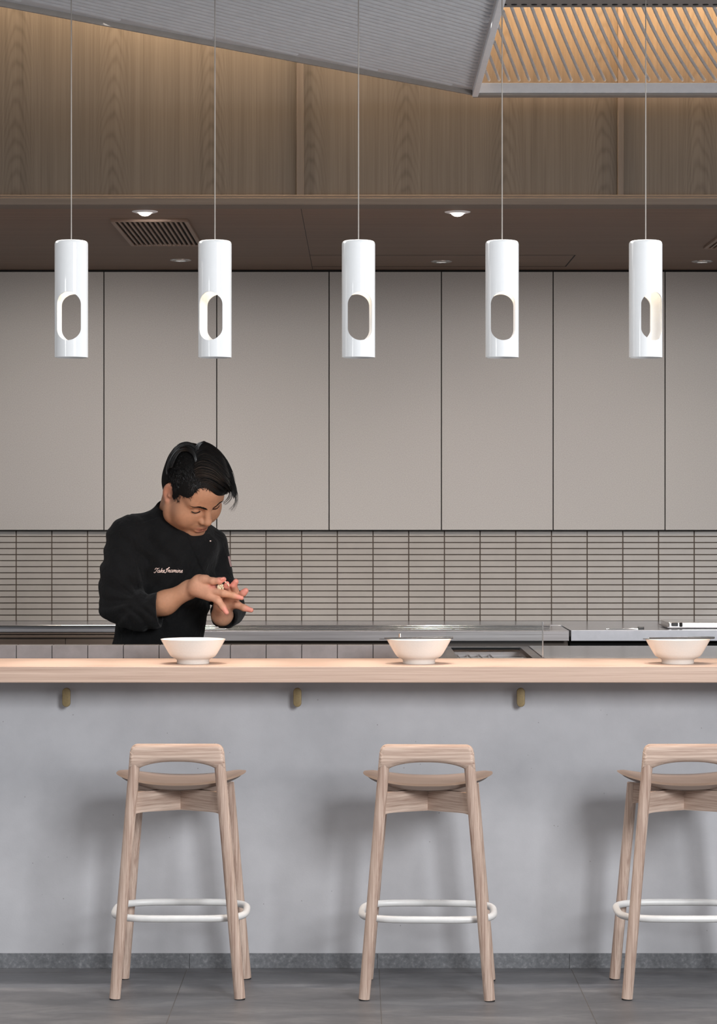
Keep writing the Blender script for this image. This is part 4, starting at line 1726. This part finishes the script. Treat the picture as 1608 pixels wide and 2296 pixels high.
def strands(gs, n, jit, r0, clumps):
    cl = [(rng.random() * (len(gs) - 1), rng.uniform(-.005, .004), rng.uniform(.9, 1.05), rng.gauss(0, 1.2)) for _ in range(clumps)]
    for s in range(n):
        ca, cl_, cend, cx = cl[s % clumps]
        a = min(max(ca + rng.gauss(0, .22), 0), len(gs) - 1.001)
        i = min(int(a), len(gs) - 2)
        f = a - i
        # the locks draw together towards their ends
        at = a * .35 + ca * .65
        it = min(int(at), len(gs) - 2)
        ft = at - it
        ox, oy, ol = rng.gauss(0, jit), rng.gauss(0, jit), rng.uniform(-.0015, .0015)
        end = cend * rng.uniform(.93, 1.03)
        n_ = len(gs[0])
        ctr = []
        for k in range(n_):
            u = k / (n_ - 1)
            p0 = np.array(gs[i][k], float) * (1 - f) + np.array(gs[i + 1][k], float) * f
            p1 = np.array(gs[it][k], float) * (1 - ft) + np.array(gs[it + 1][k], float) * ft
            ctr.append(tuple(p0 * (1 - u) + p1 * u))
        pts, rad = [], []
        N = 16
        for k in range(N + 1):
            u = k / N
            p = bez(ctr, min(u * end, 1.0))
            e = 1 - .55 * u
            lf = p[2] + cl_ * math.sin(PI * min(1, u * 1.1)) * 1.0 + ol
            pts.append(Vector(shell(p[0] + ox * e + cx * u, p[1] + oy * e, max(-.004, lf))))
            rad.append(r0 * (1.0 - .85 * max(0, (u - .6) / .4)) * (.55 + .45 * min(1, u * 6)))
        add_tube(bm, pts, rad, seg=5)


strands([[(p[0], p[1], p[2] - .003) for p in g] for g in guides], 320, 1.6, .0019, 320)
strands(guides, 520, 1.6, .0017, 30)
strands(guides2, 300, 1.5, .0016, 18)
strands(guides3, 26, 1.0, .0014, 2)
# loose ends of the fringe and a stray lock at the back
loose = [[(516, 1082, .024), (524, 1090, .027), (530, 1104, .030), (531, 1120, .032), (527, 1134, .033), (520, 1146, .034)],
         [(512, 1084, .024), (521, 1092, .027), (527, 1106, .030), (528, 1120, .032), (524, 1132, .033), (514, 1142, .034)],
         [(508, 1088, .022), (516, 1094, .025), (520, 1104, .028), (519, 1114, .030), (512, 1124, .031), (503, 1130, .031)],
         [(506, 1090, .022), (513, 1096, .025), (516, 1106, .027), (513, 1116, .029), (507, 1124, .030), (501, 1128, .030)]]
for g in loose:
    for s in range(7):
        ox, oy = rng.gauss(0, 1.3), rng.gauss(0, 1.3)
        pts = [Vector(shell(*(bez(g, k / 15) + np.array((ox * (.4 + k / 15), oy * (.4 + k / 15), 0))))) for k in range(16)]
        add_tube(bm, pts, [.0011 * (1 - .8 * k / 15) for k in range(16)], seg=5)
for g in ([(412, 1006, .016), (396, 1010, .020), (384, 1024, .022), (377, 1040, .022), (374, 1052, .020), (375, 1064, .016)],
          [(406, 1004, .016), (392, 1012, .022), (381, 1028, .024), (375, 1042, .024), (373, 1054, .022), (374, 1062, .020)]):
    for s in range(7):
        ox, oy = rng.gauss(0, .8), rng.gauss(0, .8)
        pts = [Vector(shell(*(bez(g, k / 12) + np.array((ox, oy, 0))))) for k in range(13)]
        add_tube(bm, pts, [.0011 * (1 - .6 * k / 12) for k in range(13)], seg=5)
# short hairs of the crop, thinning out towards the temple
for k in range(2600):
    px, py = rng.uniform(374, 470), rng.uniform(1010, 1126)
    p = shell(px, py, .0015)
    ql = hl(p[None])[0]
    if hair_edge(p[None])[0] < -rng.random() ** 2 * .009 or ql[1] < -.075:
        continue
    if abs(ql[1] + .010) < .020 and ql[2] < .03:
        continue
    q2 = shell(px + rng.uniform(-3, 5), py + rng.uniform(1, 7), .0030)
    m_ = (p + q2) / 2
    add_tube(bm, [Vector(p), Vector(m_) + Vector((m_ - HC) / np.linalg.norm(m_ - HC)) * .001, Vector(q2)], [.0008, .0007, .0003], seg=3, caps=False)
obj('hair', bm, MT['hair'], chef)

# brows and lashes drawn hair by hair on the face


def on_face(x, z, lift=.0006):
    o, dd = Vector(H(x, .25, z)), Vector(HM @ np.array((0, -1.0, 0)))
    h_ = bvb.ray_cast(o, dd)
    return h_[0] - dd * lift


for s in (-1, 1):
    bm = bmesh.new()
    for k in range(210):
        u = rng.random()
        th = (.0040 * min(1, .45 + u * 3)) * (1 - .72 * max(0, u - .35) / .65)
        v = rng.uniform(-1, 1)
        x = s * (.0085 + .0415 * u)
        z = .0248 + .0085 * math.sin(min(1, u * 1.25) * 2.0) - .0045 * max(0, u - .5) + v * th
        ln = rng.uniform(.0045, .0075)
        a = on_face(x, z, .0003)
        b_ = on_face(x + s * ln * (.55 + .4 * u), z + .0034 * (1 - u * 1.1) - .0016 * v, .0010)
        m_ = (a + b_) / 2
        add_tube(bm, [a, m_ + (m_ - Vector(HC)).normalized() * .0007, b_], [.00062, .00060, .0002], seg=4)
    obj('eyebrow', bm, MT['hair'], chef)
    bm = bmesh.new()
    pts = [on_face(s * (.0185 + .027 * i / 10), .0065 - .0026 * math.sin(PI * i / 10) + .0015 * i / 10, .0005) for i in range(11)]
    add_tube(bm, pts, [.0010] + [.0025] * 9 + [.0012], seg=6)
    obj('eyelashes', bm, MT['hair'], chef)

# ---- the rice he shapes
rb = bmesh.new()
rg = random.Random(11)
cen = V3(495.5, 1316.5, 9.742)
for k in range(70):
    a, bb = rg.uniform(0, 2 * PI), math.acos(rg.uniform(-1, 1))
    rr = rg.random() ** .4
    c = Vector((cen[0] + .0125 * rr * math.sin(bb) * math.cos(a), cen[1] + .010 * rr * math.sin(bb) * math.sin(a), cen[2] + .0135 * rr * math.cos(bb)))
    dv = Vector((rg.gauss(0, 1), rg.gauss(0, 1), rg.gauss(0, 1))).normalized() * .003
    add_tube(rb, [c - dv * 1.3, c - dv * .8, c, c + dv * .8, c + dv * 1.3], [.0006, .0022, .0028, .0022, .0006], seg=7)
for (px, py) in ((511, 1309.5), (512.5, 1312.5), (505.5, 1305)):
    c = Vector(V3(px, py, 9.722))
    dv = Vector((rg.gauss(0, 1), .2, rg.gauss(0, 1))).normalized() * .003
    add_tube(rb, [c - dv * 1.3, c - dv * .8, c, c + dv * .8, c + dv * 1.3], [.0006, .0020, .0025, .0020, .0006], seg=7)
rice = obj('rice', rb, MT['rice'], None)
tag(rice, 'small lump of cooked rice held between the chef\'s fingers', 'rice')
rice['kind'] = 'stuff'
# ------------------------------------------------------------------ light
def area(name, loc, target, size, power, col=(1, 1, 1), sy=None, spread=180):
    l = bpy.data.lights.new(name, 'AREA')
    l.shape = 'RECTANGLE'
    l.size = size
    l.size_y = sy or size
    l.energy = power
    l.color = col
    l.spread = math.radians(spread)
    o = bpy.data.objects.new(name, l)
    o.location = loc
    o.rotation_euler = (Vector(target) - Vector(loc)).to_track_quat('-Z', 'Y').to_euler()
    C.objects.link(o)
    return o


def spot(name, loc, target, power, ang, blend, col=(1, 1, 1), rad=.03):
    l = bpy.data.lights.new(name, 'SPOT')
    l.energy = power
    l.spot_size = math.radians(ang)
    l.spot_blend = blend
    l.color = col
    l.shadow_soft_size = rad
    o = bpy.data.objects.new(name, l)
    o.location = loc
    o.rotation_euler = (Vector(target) - Vector(loc)).to_track_quat('-Z', 'Y').to_euler()
    C.objects.link(o)
    return o


w = bpy.data.worlds.new('world')
bpy.context.scene.world = w
w.use_nodes = True
w.node_tree.nodes['Background'].inputs[0].default_value = (.93, .96, 1, 1)
w.node_tree.nodes['Background'].inputs[1].default_value = .36

# tall window of the dining room, to the right in front of the counter
area('window_light', (4.1, -1.0, 4.4), (.2, 9.1, .8), 2.8, 900, (.94, .97, 1.0), 3.0)
# unseen narrow light far on the left, added for a highlight line on the lamps
area('added_edge_light', (-3.6, 3.2, 1.9), (0, 9, 1.2), .35, 18, (1, 1, 1), 2.2)
# warm strip above the veneer wall
for x, pw in ((-1.75, 10), (-.3, 22), (1.2, 15)):
    area('cove_light', (x, 9.50, 3.70), (x, 9.62, 3.0), 1.4, pw, (1, .72, .45), .05, 150)
area('added_orange_wash', (1.35, 7.7, 3.42), (1.35, 9.62, 3.44), 1.9, 5.5, (1, .54, .21), .08, 21)  # extra unseen lamp, added to turn the wall behind the rods orange
# unseen light low on the right, added to bring out the panel's ribs
area('added_rib_light', (3.9, 6.2, 1.3), (-.2, 8.0, 3.1), 1.2, 9, (.97, .98, 1.0), 1.0, 75)
# row of ceiling lamps under the panel, in front of the veneer wall
area('ceiling_row_light', (0, 8.15, 3.0), (0, 7.3, 0), 5.0, 72, (1, .97, .94), .7, 150)
# lamps over the counter
for px in (30, 215, 433, 690, 939, 1120, 1310, 1520):
    x = XW(px, 9.3)
    spot('counter_spot', (x, 9.27, 3.05), (x, 9.27, 1.0), 88, 22, .7, (1, .96, .94), .03)
# recessed lights in the soffit, turned towards the cabinet wall
for px, py in ((325, 474), (1026, 475), (1590, 475), (-60, 475)):
    d = (ZS - EYE) * F / (1148 - py)
    x = XW(px, d)
    spot('soffit_spot', (x, d, ZS - .03), (x, 12.15, 1.3), 88, 78, 1.0, (1, .92, .85), .05)
for px, py in ((405, 583), (990, 586), (1575, 586)):
    d = (ZS - EYE) * F / (1148 - py)
    x = XW(px, d)
    spot('soffit_spot', (x, d, ZS - .03), (x, d + .05, 0), 5, 80, 1.0, (1, .92, .85), .04)

vs = bpy.context.scene.view_settings
vs.view_transform = 'Standard'
vs.look = 'None'
vs.gamma = 1
vs.use_curve_mapping = False
vs.exposure = 0.0
